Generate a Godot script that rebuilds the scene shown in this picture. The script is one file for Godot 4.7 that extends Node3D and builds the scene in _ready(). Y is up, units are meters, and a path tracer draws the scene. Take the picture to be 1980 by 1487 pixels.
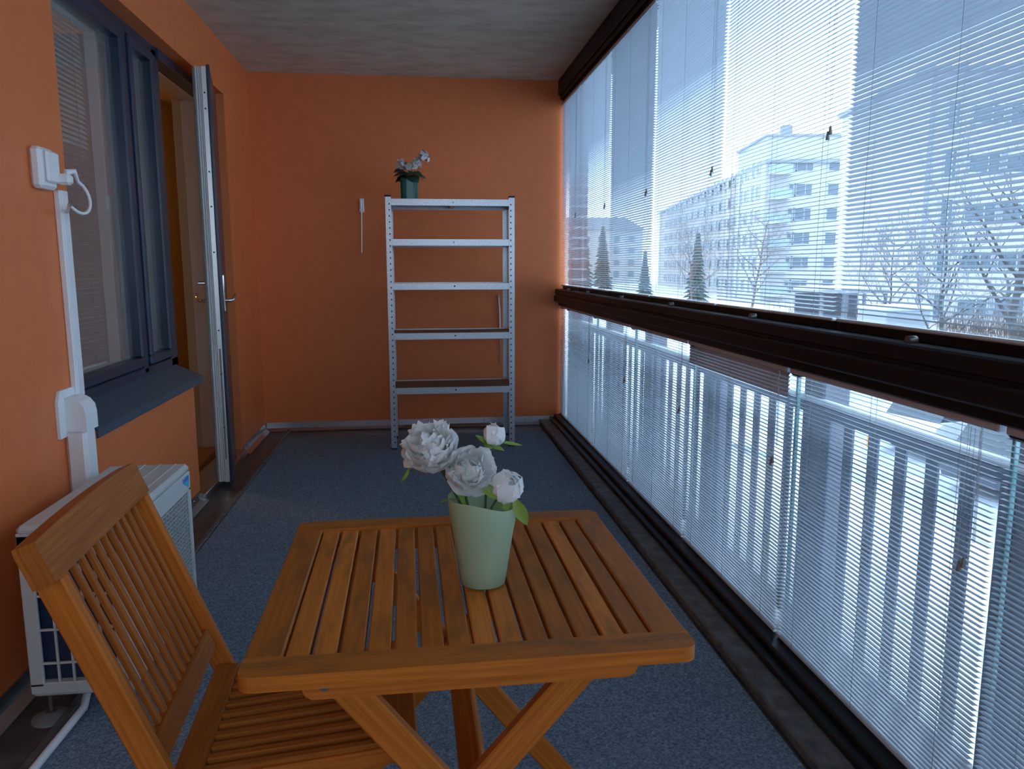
extends Node3D

# ---------------------------------------------------------------- mesh builder
class MB:
	var v := PackedVector3Array()
	var n := PackedVector3Array()
	var t := PackedVector2Array()
	var ix := PackedInt32Array()
	var uo := Vector2.ZERO

	func face(p: Array, nr: Vector3, uv: Array) -> void:
		var b := v.size()
		for i in p.size():
			v.append(p[i]); n.append(nr); t.append(uv[i] + uo)
		var flip: bool = (p[1] - p[0]).cross(p[2] - p[0]).dot(nr) > 0.0
		for i in range(1, p.size() - 1):
			if flip:
				ix.append_array([b, b + i + 1, b + i])
			else:
				ix.append_array([b, b + i, b + i + 1])

	func poly(p: Array) -> void:   # flat polygon, normal from its own winding (counter-clockwise seen from outside)
		var nr: Vector3 = (p[1] - p[0]).cross(p[2] - p[0]).normalized()
		var u: Vector3 = (p[1] - p[0]).normalized()
		var w := nr.cross(u)
		var uv := []
		for q in p:
			uv.append(Vector2((q - p[0]).dot(u), (q - p[0]).dot(w)))
		face(p, nr, uv)

	func box(c: Vector3, s: Vector3, bev := 0.0, xf := Transform3D.IDENTITY) -> MB:
		var h := s * 0.5
		var la := 0
		if s.y > s[la]: la = 1
		if s.z > s[la]: la = 2
		bev = minf(bev, minf(h.x, minf(h.y, h.z)) * 0.9)
		for a in 3:
			var b := (a + 1) % 3
			var d := (a + 2) % 3
			if d == la:
				var q := b; b = d; d = q
			for sg in [-1.0, 1.0]:
				var pts := []
				var uvs := []
				for k in [[-1, -1], [1, -1], [1, 1], [-1, 1]]:
					var p := Vector3.ZERO
					p[a] = sg * h[a]; p[b] = k[0] * (h[b] - bev); p[d] = k[1] * (h[d] - bev)
					uvs.append(Vector2(p[b], p[d] + h[a] * 2.0 * (a + 1) * sg))
					pts.append(xf * (c + p))
				var nr := Vector3.ZERO
				nr[a] = sg
				face(pts, (xf.basis * nr).normalized(), uvs)
		if bev > 0.0:
			for a in 3:
				var b := (a + 1) % 3
				var d := (a + 2) % 3
				for sb in [-1.0, 1.0]:
					for sd in [-1.0, 1.0]:
						var pts := []
						var uvs := []
						for k in [[-1, 0], [1, 0], [1, 1], [-1, 1]]:
							var p := Vector3.ZERO
							p[a] = k[0] * (h[a] - bev)
							p[b] = sb * (h[b] - (bev if k[1] == 0 else 0.0))
							p[d] = sd * (h[d] - (0.0 if k[1] == 0 else bev))
							pts.append(xf * (c + p))
							uvs.append(Vector2(p[a], k[1] * bev) if a == la else Vector2(p[la], k[0] * h[a]))
						var nr := Vector3.ZERO
						nr[b] = sb; nr[d] = sd
						face(pts, (xf.basis * nr).normalized(), uvs)
			for sx in [-1.0, 1.0]:
				for sy in [-1.0, 1.0]:
					for sz in [-1.0, 1.0]:
						var sg := Vector3(sx, sy, sz)
						var pts := []
						for k in 3:
							var p := sg * (h - Vector3.ONE * bev)
							p[k] = sg[k] * h[k]
							pts.append(xf * (c + p))
						face(pts, (xf.basis * sg).normalized(), [Vector2.ZERO, Vector2(bev, 0), Vector2(0, bev)])
		return self

	func beam(a: Vector3, b: Vector3, w: float, th: float, side: Vector3, bev := 0.003) -> MB:   # bar from a to b; w measured across, th along side
		var d := b - a
		var x := d.normalized()
		var z := (side - x * side.dot(x)).normalized()
		var y := z.cross(x)
		return box(Vector3.ZERO, Vector3(d.length(), w, th), bev, Transform3D(Basis(x, y, z), (a + b) * 0.5))

	func grid(rows: int, cols: int, f: Callable, closed := false) -> MB:   # smooth sheet; f(i, j) gives a point
		var b := v.size()
		var p := []
		for i in rows:
			for j in cols:
				p.append(f.call(i, j))
		for i in rows:
			for j in cols:
				var jl: int = (j - 1 + cols - 1) % (cols - 1) if closed else maxi(j - 1, 0)
				var jr: int = (j + 1) % (cols - 1) if closed else mini(j + 1, cols - 1)
				if closed and j == cols - 1:
					jl = cols - 2; jr = 1
				var du: Vector3 = p[mini(i + 1, rows - 1) * cols + j] - p[maxi(i - 1, 0) * cols + j]
				var dv: Vector3 = p[i * cols + jr] - p[i * cols + jl]
				var nr := du.cross(dv).normalized()
				v.append(p[i * cols + j]); n.append(nr); t.append(Vector2(float(j) / (cols - 1), float(i) / (rows - 1)) + uo)
		for i in rows - 1:
			for j in cols - 1:
				var q := b + i * cols + j
				ix.append_array([q, q + 1, q + cols, q + 1, q + cols + 1, q + cols])
		return self

	func tube(pts: Array, rad: Array, sides := 8, caps := true) -> MB:
		var frames := []
		var up := Vector3.UP
		for i in pts.size():
			var d: Vector3 = (pts[mini(i + 1, pts.size() - 1)] - pts[maxi(i - 1, 0)]).normalized()
			if i == 0:
				up = Vector3.RIGHT if absf(d.y) > 0.9 else Vector3.UP
			var x := up.cross(d).normalized()
			up = d.cross(x).normalized()
			frames.append([x, up, d])
		grid(pts.size(), sides + 1, func(i: int, j: int):
			var a: float = TAU * j / sides
			return pts[i] + (frames[i][0] * cos(a) + frames[i][1] * sin(a)) * rad[i], true)
		if caps:
			for e in [0, pts.size() - 1]:
				if rad[e] > 0.0005:
					var ring := []
					var uvs := []
					for j in sides:
						var a: float = TAU * j / sides
						ring.append(pts[e] + (frames[e][0] * cos(a) + frames[e][1] * sin(a)) * rad[e])
						uvs.append(Vector2(cos(a), sin(a)) * rad[e])
					face(ring, frames[e][2] * (-1.0 if e == 0 else 1.0), uvs)
		return self

	func rod(a: Vector3, b: Vector3, r: float, sides := 8) -> MB:
		return tube([a, b], [r, r], sides)

	func lathe(prof: Array, segs := 24, c := Vector3.ZERO) -> MB:
		return grid(prof.size(), segs + 1, func(i: int, j: int):
			var a: float = -TAU * j / segs
			return c + Vector3(cos(a) * prof[i].x, prof[i].y, sin(a) * prof[i].x), true)

	func prism(pl: PackedVector2Array, depth: float, xf := Transform3D.IDENTITY) -> MB:   # polygon in local xy, extruded along z from 0 to depth
		var tr := Geometry2D.triangulate_polygon(pl)
		for e in 2:
			var z := depth * e
			var nr := (xf.basis * Vector3(0, 0, -1.0 if e == 0 else 1.0)).normalized()
			for k in range(0, tr.size(), 3):
				var pts := []
				var uvs := []
				for m in 3:
					var q := pl[tr[k + m]]
					pts.append(xf * Vector3(q.x, q.y, z)); uvs.append(q)
				face(pts, nr, uvs)
		var cw := Geometry2D.is_polygon_clockwise(pl)
		for i in pl.size():
			var a := pl[i]
			var b := pl[(i + 1) % pl.size()]
			var e := b - a
			var nr2 := Vector2(e.y, -e.x) * (-1.0 if cw else 1.0)
			face([xf * Vector3(a.x, a.y, 0), xf * Vector3(b.x, b.y, 0), xf * Vector3(b.x, b.y, depth), xf * Vector3(a.x, a.y, depth)],
				(xf.basis * Vector3(nr2.x, nr2.y, 0)).normalized(), [Vector2(0, 0), Vector2(e.length(), 0), Vector2(e.length(), depth), Vector2(0, depth)])
		return self

	func put(m: ArrayMesh = null) -> ArrayMesh:
		if m == null:
			m = ArrayMesh.new()
		var a := []
		a.resize(Mesh.ARRAY_MAX)
		a[Mesh.ARRAY_VERTEX] = v
		a[Mesh.ARRAY_NORMAL] = n
		a[Mesh.ARRAY_TEX_UV] = t
		a[Mesh.ARRAY_INDEX] = ix
		m.add_surface_from_arrays(Mesh.PRIMITIVE_TRIANGLES, a)
		return m

# ---------------------------------------------------------------- scene helpers
var rng := RandomNumberGenerator.new()
var M := {}
var taken := {}

func numbered(called: String) -> String:
	taken[called] = taken.get(called, 0) + 1
	return called if taken[called] == 1 else "%s_%03d" % [called, taken[called] - 1]

func thing(called: String, label: String, category: String, at := Vector3.ZERO, turn := 0.0, group := "", kind := "") -> Node3D:
	var o := Node3D.new()
	o.name = numbered(called)
	add_child(o)
	o.position = at
	o.rotation.y = turn
	o.set_meta("label", label)
	o.set_meta("category", category)
	if group: o.set_meta("group", group)
	if kind: o.set_meta("kind", kind)
	return o

func structure(called: String, label: String, category: String, at := Vector3.ZERO) -> Node3D:
	var o := Node3D.new()
	o.name = called
	add_child(o)
	o.position = at
	o.set_meta("kind", "structure")
	o.set_meta("label", label)
	o.set_meta("category", category)
	return o

func part(called: String, mesh, m: Material, parent: Node3D, at := Vector3.ZERO, label := "") -> MeshInstance3D:
	var o := MeshInstance3D.new()
	o.name = called
	o.mesh = mesh.put() if mesh is MB else mesh
	if m: o.material_override = m
	parent.add_child(o, true)
	o.position = at
	if label: o.set_meta("label", label)
	return o

func mb() -> MB:
	var b := MB.new()
	b.uo = Vector2(rng.randf() * 7.0, rng.randf() * 7.0)
	return b

func lin(r: float, g: float, b: float, a := 1.0) -> Color:
	var c := Color(r, g, b).linear_to_srgb()
	c.a = a
	return c

func mat(called: String, c: Color, rough := 0.6, metal := 0.0, spec := 0.5) -> StandardMaterial3D:
	var m := StandardMaterial3D.new()
	m.resource_name = called
	m.albedo_color = c
	m.roughness = rough
	m.metallic = metal
	m.metallic_specular = spec
	M[called] = m
	return m

func noise_tex(freq: float, lo: Color, hi: Color, size := 512, seed_ := 1, octaves := 4, mid := Color(0, 0, 0, 0), stretch := 1.0) -> ImageTexture:
	# seamless tile made from value noise with our own wrap
	var fn := FastNoiseLite.new()
	fn.seed = seed_
	fn.noise_type = FastNoiseLite.TYPE_SIMPLEX
	fn.frequency = freq
	fn.fractal_octaves = octaves
	var src := fn.get_seamless_image(size, size, false, false, 0.15)
	src.convert(Image.FORMAT_RGBA8)
	if stretch != 1.0:
		var s2 := src.duplicate()
		s2.resize(size, int(size / stretch), Image.INTERPOLATE_LANCZOS)
		var im2 := Image.create(size, size, false, Image.FORMAT_RGBA8)
		for k in int(ceil(stretch)):
			im2.blit_rect(s2, Rect2i(0, 0, size, s2.get_height()), Vector2i(0, k * s2.get_height()))
		src = im2
	var data := src.get_data()
	var lut := []
	for k in 256:
		var x := k / 255.0
		var c := lo.lerp(hi, x)
		if mid.a > 0.0:
			c = lo.lerp(mid, x * 2.0) if x < 0.5 else mid.lerp(hi, x * 2.0 - 1.0)
		lut.append([int(c.r * 255), int(c.g * 255), int(c.b * 255)])
	for k in range(0, data.size(), 4):
		var l: Array = lut[data[k]]
		data[k] = l[0]; data[k + 1] = l[1]; data[k + 2] = l[2]; data[k + 3] = 255
	return ImageTexture.create_from_image(Image.create_from_data(size, size, false, Image.FORMAT_RGBA8, data))

func speckle_tex(size: int, cols: Array, seed_: int, blur := 1) -> ImageTexture:
	var r := RandomNumberGenerator.new()
	r.seed = seed_
	var d := PackedByteArray()
	d.resize(size * size * 3)
	for k in size * size:
		var c: Color = cols[r.randi() % cols.size()]
		var g := r.randf_range(0.85, 1.15)
		d[k * 3] = int(clampf(c.r * g, 0, 1) * 255); d[k * 3 + 1] = int(clampf(c.g * g, 0, 1) * 255); d[k * 3 + 2] = int(clampf(c.b * g, 0, 1) * 255)
	var im := Image.create_from_data(size, size, false, Image.FORMAT_RGB8, d)
	if blur > 1:
		im.resize(size * blur, size * blur, Image.INTERPOLATE_BILINEAR)
	return ImageTexture.create_from_image(im)

func wood_tex(base: Color, dark: Color, seed_: int, blotch := 0.0, blot_col := Color.BLACK) -> ImageTexture:
	# grain runs along u
	var w := 512
	var h := 256
	var f1 := FastNoiseLite.new(); f1.seed = seed_; f1.frequency = 0.012; f1.fractal_octaves = 4
	var f2 := FastNoiseLite.new(); f2.seed = seed_ + 5; f2.frequency = 0.02; f2.fractal_octaves = 4
	var im := Image.create(w, h, false, Image.FORMAT_RGB8)
	for y in h:
		for x in w:
			var fx := float(x)
			var wrap := smoothstep(w * 0.8, w, fx)
			var g1 := lerpf(f1.get_noise_2d(fx * 0.35, y * 6.0), f1.get_noise_2d((fx - w) * 0.35, y * 6.0), wrap)
			var g2 := lerpf(f2.get_noise_2d(fx * 0.30, y * 0.55), f2.get_noise_2d((fx - w) * 0.30, y * 0.55), wrap)
			var k := clampf(0.5 + g1 * 0.9, 0.0, 1.0)
			var c := dark.lerp(base, k)
			if blotch > 0.0:
				c = c.lerp(blot_col, blotch * smoothstep(-0.15, 0.5, g2))
			im.set_pixel(x, y, c)
	return ImageTexture.create_from_image(im)

func tri(m: StandardMaterial3D, tex: Texture2D, s: float, world := true) -> StandardMaterial3D:
	m.albedo_texture = tex
	m.albedo_color = Color.WHITE
	m.uv1_triplanar = true
	m.uv1_world_triplanar = world
	m.uv1_scale = Vector3.ONE * s
	return m

# ---------------------------------------------------------------- dimensions
const WL := -1.164      # left wall face
const DZ := -5.90       # back wall face
const NZ := 1.60        # near wall face, behind the camera
const HC := 2.60        # ceiling
const GR := 1.135       # plane of the glass
const BL := 1.108       # plane of the blinds
const GND := -3.2       # street level

func _ready() -> void:
	rng.seed = 11
	# camera
	var cam := Camera3D.new()
	cam.name = "camera"
	add_child(cam)
	cam.position = Vector3(0, 1.231, 0)
	cam.rotation = Vector3(-0.1522, -0.1222, -0.0016)
	cam.fov = rad_to_deg(2.0 * atan(743.5 / 1484.48))
	cam.near = 0.05
	cam.far = 1200.0
	cam.current = true
	# sky and exposure
	var we := WorldEnvironment.new()
	we.name = "world_environment"
	var env := Environment.new()
	var sky := Sky.new()
	var sm := ProceduralSkyMaterial.new()
	sm.sky_top_color = lin(0.49, 0.72, 1.0)
	sm.sky_horizon_color = lin(0.45, 0.535, 0.655)
	sm.sky_curve = 0.18
	sm.ground_horizon_color = lin(0.45, 0.52, 0.62)
	sm.ground_bottom_color = lin(0.36, 0.41, 0.48)
	sm.energy_multiplier = 6.1
	sky.sky_material = sm
	env.background_mode = Environment.BG_SKY
	env.sky = sky
	env.ambient_light_source = Environment.AMBIENT_SOURCE_DISABLED
	env.tonemap_mode = Environment.TONE_MAPPER_LINEAR
	env.tonemap_exposure = 1.0
	env.sdfgi_enabled = true
	env.ssao_enabled = true
	env.ssil_enabled = true
	we.environment = env
	add_child(we)

	materials()
	room()
	window_and_door()
	glazing()
	blinds()
	outside()
	furniture()
	small_things()
	flowers()

func materials() -> void:
	var m: StandardMaterial3D
	# room
	m = mat("orange_paint", Color.WHITE, 0.5)
	tri(m, noise_tex(0.02, lin(0.76, 0.188, 0.050), lin(0.81, 0.207, 0.057), 512, 3), 0.8)
	m = mat("concrete_ceiling", Color.WHITE, 0.9)
	tri(m, noise_tex(0.012, lin(0.47, 0.39, 0.275), lin(0.66, 0.575, 0.45), 512, 4, 5, lin(0.59, 0.50, 0.375), 2.0), 0.45)
	m = mat("floor_coating", Color.WHITE, 0.35)
	tri(m, noise_tex(0.015, lin(0.045, 0.042, 0.038), lin(0.13, 0.118, 0.105), 512, 5, 5), 0.9)
	m = mat("kerb_concrete", Color.WHITE, 0.55)
	tri(m, noise_tex(0.02, lin(0.08, 0.079, 0.072), lin(0.20, 0.195, 0.18), 512, 6, 5), 1.2)
	m = mat("carpet_felt", Color.WHITE, 1.0, 0.0, 0.2)
	tri(m, speckle_tex(512, [lin(0.17, 0.24, 0.29), lin(0.22, 0.295, 0.36), lin(0.10, 0.15, 0.19), lin(0.28, 0.35, 0.42), lin(0.19, 0.26, 0.32)], 7, 2), 0.55)
	m = mat("stainless_sheet", lin(0.55, 0.56, 0.57), 0.22, 0.95)
	m = mat("rail_brown", lin(0.012, 0.0095, 0.009), 0.45, 0.0, 0.35)
	m = mat("rail_black", lin(0.012, 0.011, 0.011), 0.4)
	m = mat("frame_blue", lin(0.026, 0.040, 0.066), 0.32)
	m = mat("sill_sheet", lin(0.056, 0.088, 0.118), 0.4)
	m = mat("white_frame", lin(0.70, 0.70, 0.67), 0.45)
	m = mat("aluminium", lin(0.74, 0.74, 0.71), 0.35, 0.6)
	m = mat("chrome", lin(0.75, 0.75, 0.76), 0.12, 1.0)
	m = mat("dark_gap", lin(0.01, 0.01, 0.01), 0.8)
	m = mat("cream_wall", lin(0.62, 0.52, 0.36), 0.8)
	m = mat("white_lining", lin(0.66, 0.64, 0.56), 0.7)
	m = mat("lamp_globe", lin(0.8, 0.75, 0.65), 0.4)
	m.emission_enabled = true
	m.emission = Color(1.0, 0.78, 0.5)
	m.emission_energy_multiplier = 1.2
	m = mat("parquet", lin(0.26, 0.11, 0.04), 0.4)
	m = mat("glass", Color(0.9, 0.96, 0.95, 0.05), 0.0)
	m.transparency = BaseMaterial3D.TRANSPARENCY_ALPHA
	m = mat("glass_edge", lin(0.10, 0.26, 0.26), 0.1)
	# blinds
	m = mat("blind_slat", lin(0.45, 0.51, 0.57), 0.38)
	m.backlight_enabled = true
	m.backlight = lin(0.05, 0.055, 0.06)
	m = mat("blind_rail", lin(0.6, 0.63, 0.66), 0.4)
	m = mat("cord", lin(0.42, 0.42, 0.40), 0.8)
	m = mat("tassel", lin(0.30, 0.30, 0.28), 0.5)
	m = mat("wand", Color(0.8, 0.82, 0.84, 0.35), 0.05)
	m.transparency = BaseMaterial3D.TRANSPARENCY_ALPHA
	m = mat("inner_slat", lin(0.52, 0.52, 0.48), 0.4)
	# furniture
	for k in 4:
		m = mat("wood_edge%d" % k, Color.WHITE, 0.5, 0.0, 0.28)
		m.albedo_texture = wood_tex(lin(0.58, 0.170, 0.022), lin(0.42, 0.110, 0.012), 20 + k)
		m.uv1_scale = Vector3(1.6, 6.0, 1)
		m = mat("wood_top%d" % k, Color.WHITE, 0.5, 0.0, 0.28)
		var b: float = [0.9, 1.1, 0.8, 1.25][k]
		m.albedo_texture = wood_tex(lin(0.54 * b, 0.185 * b, 0.030 * b), lin(0.42 * b, 0.14 * b, 0.022 * b), 40 + k, 0.55, lin(0.20, 0.095, 0.030))
		m.uv1_scale = Vector3(1.6, 6.0, 1)
	m = mat("chair_wood", Color.WHITE, 0.5, 0.0, 0.28)
	m.albedo_texture = wood_tex(lin(0.43, 0.135, 0.022), lin(0.30, 0.085, 0.013), 61)
	m.uv1_scale = Vector3(1.6, 6.0, 1)
	m = mat("bolt_steel", lin(0.3, 0.3, 0.28), 0.4, 0.9)
	m = mat("galvanised", Color.WHITE, 0.36, 0.85)
	tri(m, noise_tex(0.05, lin(0.46, 0.50, 0.53), lin(0.68, 0.72, 0.75), 512, 9, 3), 3.0)
	m = mat("plastic_black", lin(0.012, 0.012, 0.02), 0.5)
	m = mat("hardboard", Color.WHITE, 0.75)
	tri(m, noise_tex(0.03, lin(0.20, 0.105, 0.05), lin(0.27, 0.145, 0.07), 256, 12), 2.0)
	m = mat("slot_dark", lin(0.03, 0.035, 0.04), 0.7)
	m = mat("pump_casing", lin(0.56, 0.57, 0.54), 0.5)
	m = mat("pump_grille", lin(0.50, 0.53, 0.50), 0.5)
	m = mat("pump_coil", lin(0.015, 0.03, 0.07), 0.5)
	m = mat("logo_blue", lin(0.03, 0.22, 0.62), 0.4)
	m = mat("logo_cyan", lin(0.06, 0.42, 0.66), 0.4)
	m = mat("white_plastic", lin(0.86, 0.86, 0.85), 0.4)
	m = mat("grey_rubber", lin(0.22, 0.22, 0.21), 0.6)
	m = mat("green_glaze", lin(0.012, 0.11, 0.080), 0.10, 0.0, 0.35)
	m = mat("soil", lin(0.03, 0.02, 0.012), 0.9)
	m = mat("frosted_vase", lin(0.45, 0.55, 0.36, 0.80), 0.45)
	m.transparency = BaseMaterial3D.TRANSPARENCY_ALPHA
	m.backlight_enabled = true
	m.backlight = lin(0.22, 0.31, 0.16)
	m = mat("petal_white", lin(0.94, 0.94, 0.91), 0.8, 0.0, 0.3)
	m.backlight_enabled = true
	m.backlight = lin(0.62, 0.62, 0.60)
	m.cull_mode = BaseMaterial3D.CULL_DISABLED
	m = mat("petal_cream", lin(0.74, 0.75, 0.62), 0.7)
	m.backlight_enabled = true
	m.backlight = lin(0.2, 0.21, 0.15)
	m.cull_mode = BaseMaterial3D.CULL_DISABLED
	m = mat("petal_pinkish", lin(0.62, 0.55, 0.53), 0.8)
	m.cull_mode = BaseMaterial3D.CULL_DISABLED
	m = mat("leaf_light", lin(0.20, 0.30, 0.045), 0.55)
	m.backlight_enabled = true
	m.backlight = lin(0.08, 0.12, 0.015)
	m.cull_mode = BaseMaterial3D.CULL_DISABLED
	m = mat("leaf_dark", lin(0.022, 0.062, 0.042), 0.45)
	m.cull_mode = BaseMaterial3D.CULL_DISABLED
	m = mat("stem_green", lin(0.045, 0.10, 0.045), 0.6)
	# outside
	m = mat("snow", Color.WHITE, 0.9)
	tri(m, noise_tex(0.01, lin(0.50, 0.52, 0.56), lin(0.74, 0.76, 0.78), 512, 14, 5), 0.09)
	m = mat("slush", Color.WHITE, 0.8)
	tri(m, noise_tex(0.015, lin(0.30, 0.32, 0.36), lin(0.56, 0.58, 0.62), 512, 15, 5), 0.12)
	m = mat("facade_white", lin(0.46, 0.45, 0.44), 0.85)
	m = mat("facade_cream", lin(0.42, 0.38, 0.34), 0.85)
	m = mat("facade_pink", lin(0.50, 0.455, 0.43), 0.85)
	m = mat("facade_grey", lin(0.27, 0.285, 0.30), 0.8)
	m = mat("far_window", lin(0.12, 0.16, 0.19), 0.12)
	m = mat("far_frame", lin(0.42, 0.45, 0.47), 0.6)
	m = mat("balcony_glass", lin(0.30, 0.38, 0.42), 0.15)
	m = mat("railing_blue", lin(0.060, 0.085, 0.14), 0.5)
	m = mat("post_grey", lin(0.13, 0.14, 0.17), 0.6)
	m = mat("bark", lin(0.055, 0.045, 0.04), 0.9)
	m = mat("hedge_twig", lin(0.15, 0.10, 0.075), 0.9)
	m = mat("conifer", lin(0.035, 0.06, 0.045), 0.9)
	m = mat("mortar", lin(0.42, 0.40, 0.40), 0.9)
	for k in 3:
		mat("brick%d" % k, lin(0.11 + 0.03 * k, 0.065 + 0.012 * k, 0.065 + 0.01 * k), 0.85)
	m = mat("car_paint_dark", lin(0.05, 0.06, 0.08), 0.25)
	m = mat("car_paint_blue", lin(0.05, 0.14, 0.28), 0.25)
	m = mat("car_paint_white", lin(0.6, 0.62, 0.65), 0.25)
	m = mat("car_glass", lin(0.03, 0.04, 0.05), 0.08)
	m = mat("tyre", lin(0.02, 0.02, 0.02), 0.8)
	m = mat("sign_orange", lin(0.75, 0.28, 0.06), 0.5)

func slab(called: String, label: String, category: String, boxes: Array, m: Material) -> void:
	# setting made of boxes given as [min, max]
	var o := structure(called, label, category)
	var b := mb()
	for q in boxes:
		b.box((q[0] + q[1]) * 0.5, (q[1] - q[0]).abs())
	part("surface", b, m, o)

func room() -> void:
	slab("floor", "dark coated concrete balcony floor beneath the blue carpet", "floor", [[Vector3(-1.47, -0.25, DZ - 0.3), Vector3(1.35, 0, NZ + 0.3)]], M.floor_coating)
	slab("ceiling", "bare grey concrete slab ceiling above the balcony", "ceiling", [[Vector3(-4.6, HC, -8.0), Vector3(1.42, HC + 0.25, NZ + 0.3)]], M.concrete_ceiling)
	slab("wall_back", "orange painted end wall behind the metal shelf", "wall", [[Vector3(-1.47, 0, DZ - 0.25), Vector3(1.142, HC, DZ)]], M.orange_paint)
	slab("wall_near", "orange painted low end wall under the glazing behind the viewer", "wall", [[Vector3(-1.47, 0, NZ), Vector3(1.142, 1.05, NZ + 0.15)], [Vector3(-1.47, 1.05, NZ), Vector3(-0.37, HC, NZ + 0.15)], [Vector3(-0.37, 2.45, NZ), Vector3(1.142, HC, NZ + 0.15)]], M.orange_paint)
	for k in 2:
		var ew := structure("window_%d" % (30 + k), "glass panel of the glazed balcony end behind the viewer, number %d from the left wall" % (k + 1), "window", Vector3(0.002 + 0.735 * k, 1.05, NZ + 0.07))
		part("pane", mb().box(Vector3(0, 0.70, 0), Vector3(0.725, 1.40, 0.006)), M.glass, ew)
		part("bottom_profile", mb().box(Vector3(0, 0.014, 0), Vector3(0.73, 0.028, 0.04), 0.003), M.rail_brown, ew)
	var x0 := WL - 0.30
	slab("wall_left", "orange painted long wall with the window and the balcony door", "wall", [
		[Vector3(x0, 0, -2.82), Vector3(WL, HC, NZ)],
		[Vector3(x0, 0, -4.12), Vector3(WL, 0.655, -2.82)],
		[Vector3(x0, 2.29, -5.145), Vector3(WL, HC, -2.82)],
		[Vector3(x0, 0, DZ), Vector3(WL, HC, -5.145)]], M.orange_paint)
	# the room behind the window
	slab("wall_inner", "cream walls of the dim room behind the window and door", "wall", [
		[Vector3(-4.6, -0.05, -8.0), Vector3(-4.5, HC, -1.2)],
		[Vector3(-4.5, -0.05, -8.0), Vector3(x0, HC, -7.9)],
		[Vector3(-4.5, -0.05, -1.3), Vector3(x0, HC, -1.2)],
		[Vector3(x0 - 0.01, -0.05, -8.0), Vector3(x0 + 0.0, HC, -5.9)],
		[Vector3(-3.2, -0.05, -7.4), Vector3(-2.1, HC, -6.9)]], M.cream_wall)
	slab("floor_inner", "brown parquet floor of the room behind the door", "floor", [[Vector3(-4.5, -0.1, -7.9), Vector3(-1.47, 0.0, -1.3)]], M.parquet)

	var lp := thing("ceiling_lamp", "round lit ceiling lamp in the room behind the balcony door", "lamp", Vector3(-3.0, HC, -5.6))
	part("base", mb().lathe([Vector2(0, -0.03), Vector2(0.09, -0.03), Vector2(0.10, 0.0), Vector2(0, 0)], 20), M.white_frame, lp)
	part("globe", mb().lathe([Vector2(0, -0.19), Vector2(0.07, -0.175), Vector2(0.115, -0.12), Vector2(0.115, -0.08), Vector2(0.08, -0.035), Vector2(0, -0.03)], 20), M.lamp_globe, lp)
	var ol := OmniLight3D.new()
	ol.name = "lamp_light"
	ol.light_color = Color(1.0, 0.72, 0.42)
	ol.light_energy = 0.5
	ol.light_size = 0.1
	ol.omni_range = 12.0
	ol.omni_attenuation = 2.0
	ol.shadow_enabled = true
	ol.position = Vector3(0, -0.26, 0)
	lp.add_child(ol)
	# metal upstands along the walls
	var bs := structure("baseboard_back", "stainless steel upstand along the foot of the back wall", "baseboard", Vector3(0, 0, DZ))
	for k in 3:
		var xa: float = [-1.15, -0.15, 0.72][k]
		var xb: float = [-0.15, 0.72, 1.13][k]
		var b := mb()
		b.poly([Vector3(xa, 0.065, 0.006), Vector3(xa, 0.022, 0.010), Vector3(xb, 0.022, 0.010), Vector3(xb, 0.065, 0.006)])
		b.poly([Vector3(xa, 0.022, 0.010), Vector3(xa, 0.004, 0.05), Vector3(xb, 0.004, 0.05), Vector3(xb, 0.022, 0.010)])
		b.box(Vector3((xa + xb) * 0.5, 0.034, 0.003), Vector3(xb - xa, 0.064, 0.006))
		part("sheet", b, M.stainless_sheet, bs)
		for q in 2:
			part("screw", mb().lathe([Vector2(0.0, 0.004), Vector2(0.005, 0.003), Vector2(0.007, 0.0)], 10), M.stainless_sheet, bs, Vector3(lerpf(xa, xb, 0.25 + 0.5 * q), 0.045, 0.010)).rotation.x = PI / 2
	var bl := structure("baseboard_left", "stainless steel upstand along the foot of the left wall", "baseboard", Vector3(WL, 0, 0))
	for k in 3:
		var za: float = [-5.89, -4.118, -2.9][k]
		var zb: float = [-5.148, -2.9, 1.58][k]
		var b := mb()
		b.poly([Vector3(0.006, 0.06, zb), Vector3(0.010, 0.02, zb), Vector3(0.010, 0.02, za), Vector3(0.006, 0.06, za)])
		b.poly([Vector3(0.010, 0.02, zb), Vector3(0.045, 0.004, zb), Vector3(0.045, 0.004, za), Vector3(0.010, 0.02, za)])
		b.box(Vector3(0.003, 0.032, (za + zb) * 0.5), Vector3(0.006, 0.06, absf(zb - za)))
		part("sheet", b, M.stainless_sheet, bl)
		for q in 3:
			part("screw", mb().lathe([Vector2(0.0, 0.004), Vector2(0.005, 0.003), Vector2(0.007, 0.0)], 10), M.stainless_sheet, bl, Vector3(0.009, 0.042, lerpf(za, zb, 0.12 + 0.38 * q))).rotation.z = -PI / 2
	# threshold sheet in front of the door
	var th := structure("trim_1", "steel threshold sheet under the balcony door", "threshold", Vector3(WL, 0, -4.63))
	part("sheet", mb().box(Vector3(-0.12, 0.02, 0), Vector3(0.30, 0.04, 1.02), 0.004), M.stainless_sheet, th)
	part("tread", mb().box(Vector3(-0.22, 0.05, 0), Vector3(0.16, 0.03, 1.0), 0.006), M.parquet, th)
	# concrete lip beside the carpet, kerb under the glazing
	var lip := structure("trim_2", "worn concrete edge strip along the left side of the carpet", "edge strip", Vector3(-0.985, 0, -2.6))
	part("strip", mb().box(Vector3(0, 0.006, 0.4), Vector3(0.026, 0.012, 7.45), 0.004), M.kerb_concrete, lip)
	var kb := structure("trim_3", "grey concrete kerb under the glazing along the right", "kerb", Vector3(1.04, 0, -2.15))
	part("kerb", mb().box(Vector3(0, 0.019, 0), Vector3(0.20, 0.038, 7.46), 0.006), M.kerb_concrete, kb)

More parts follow.
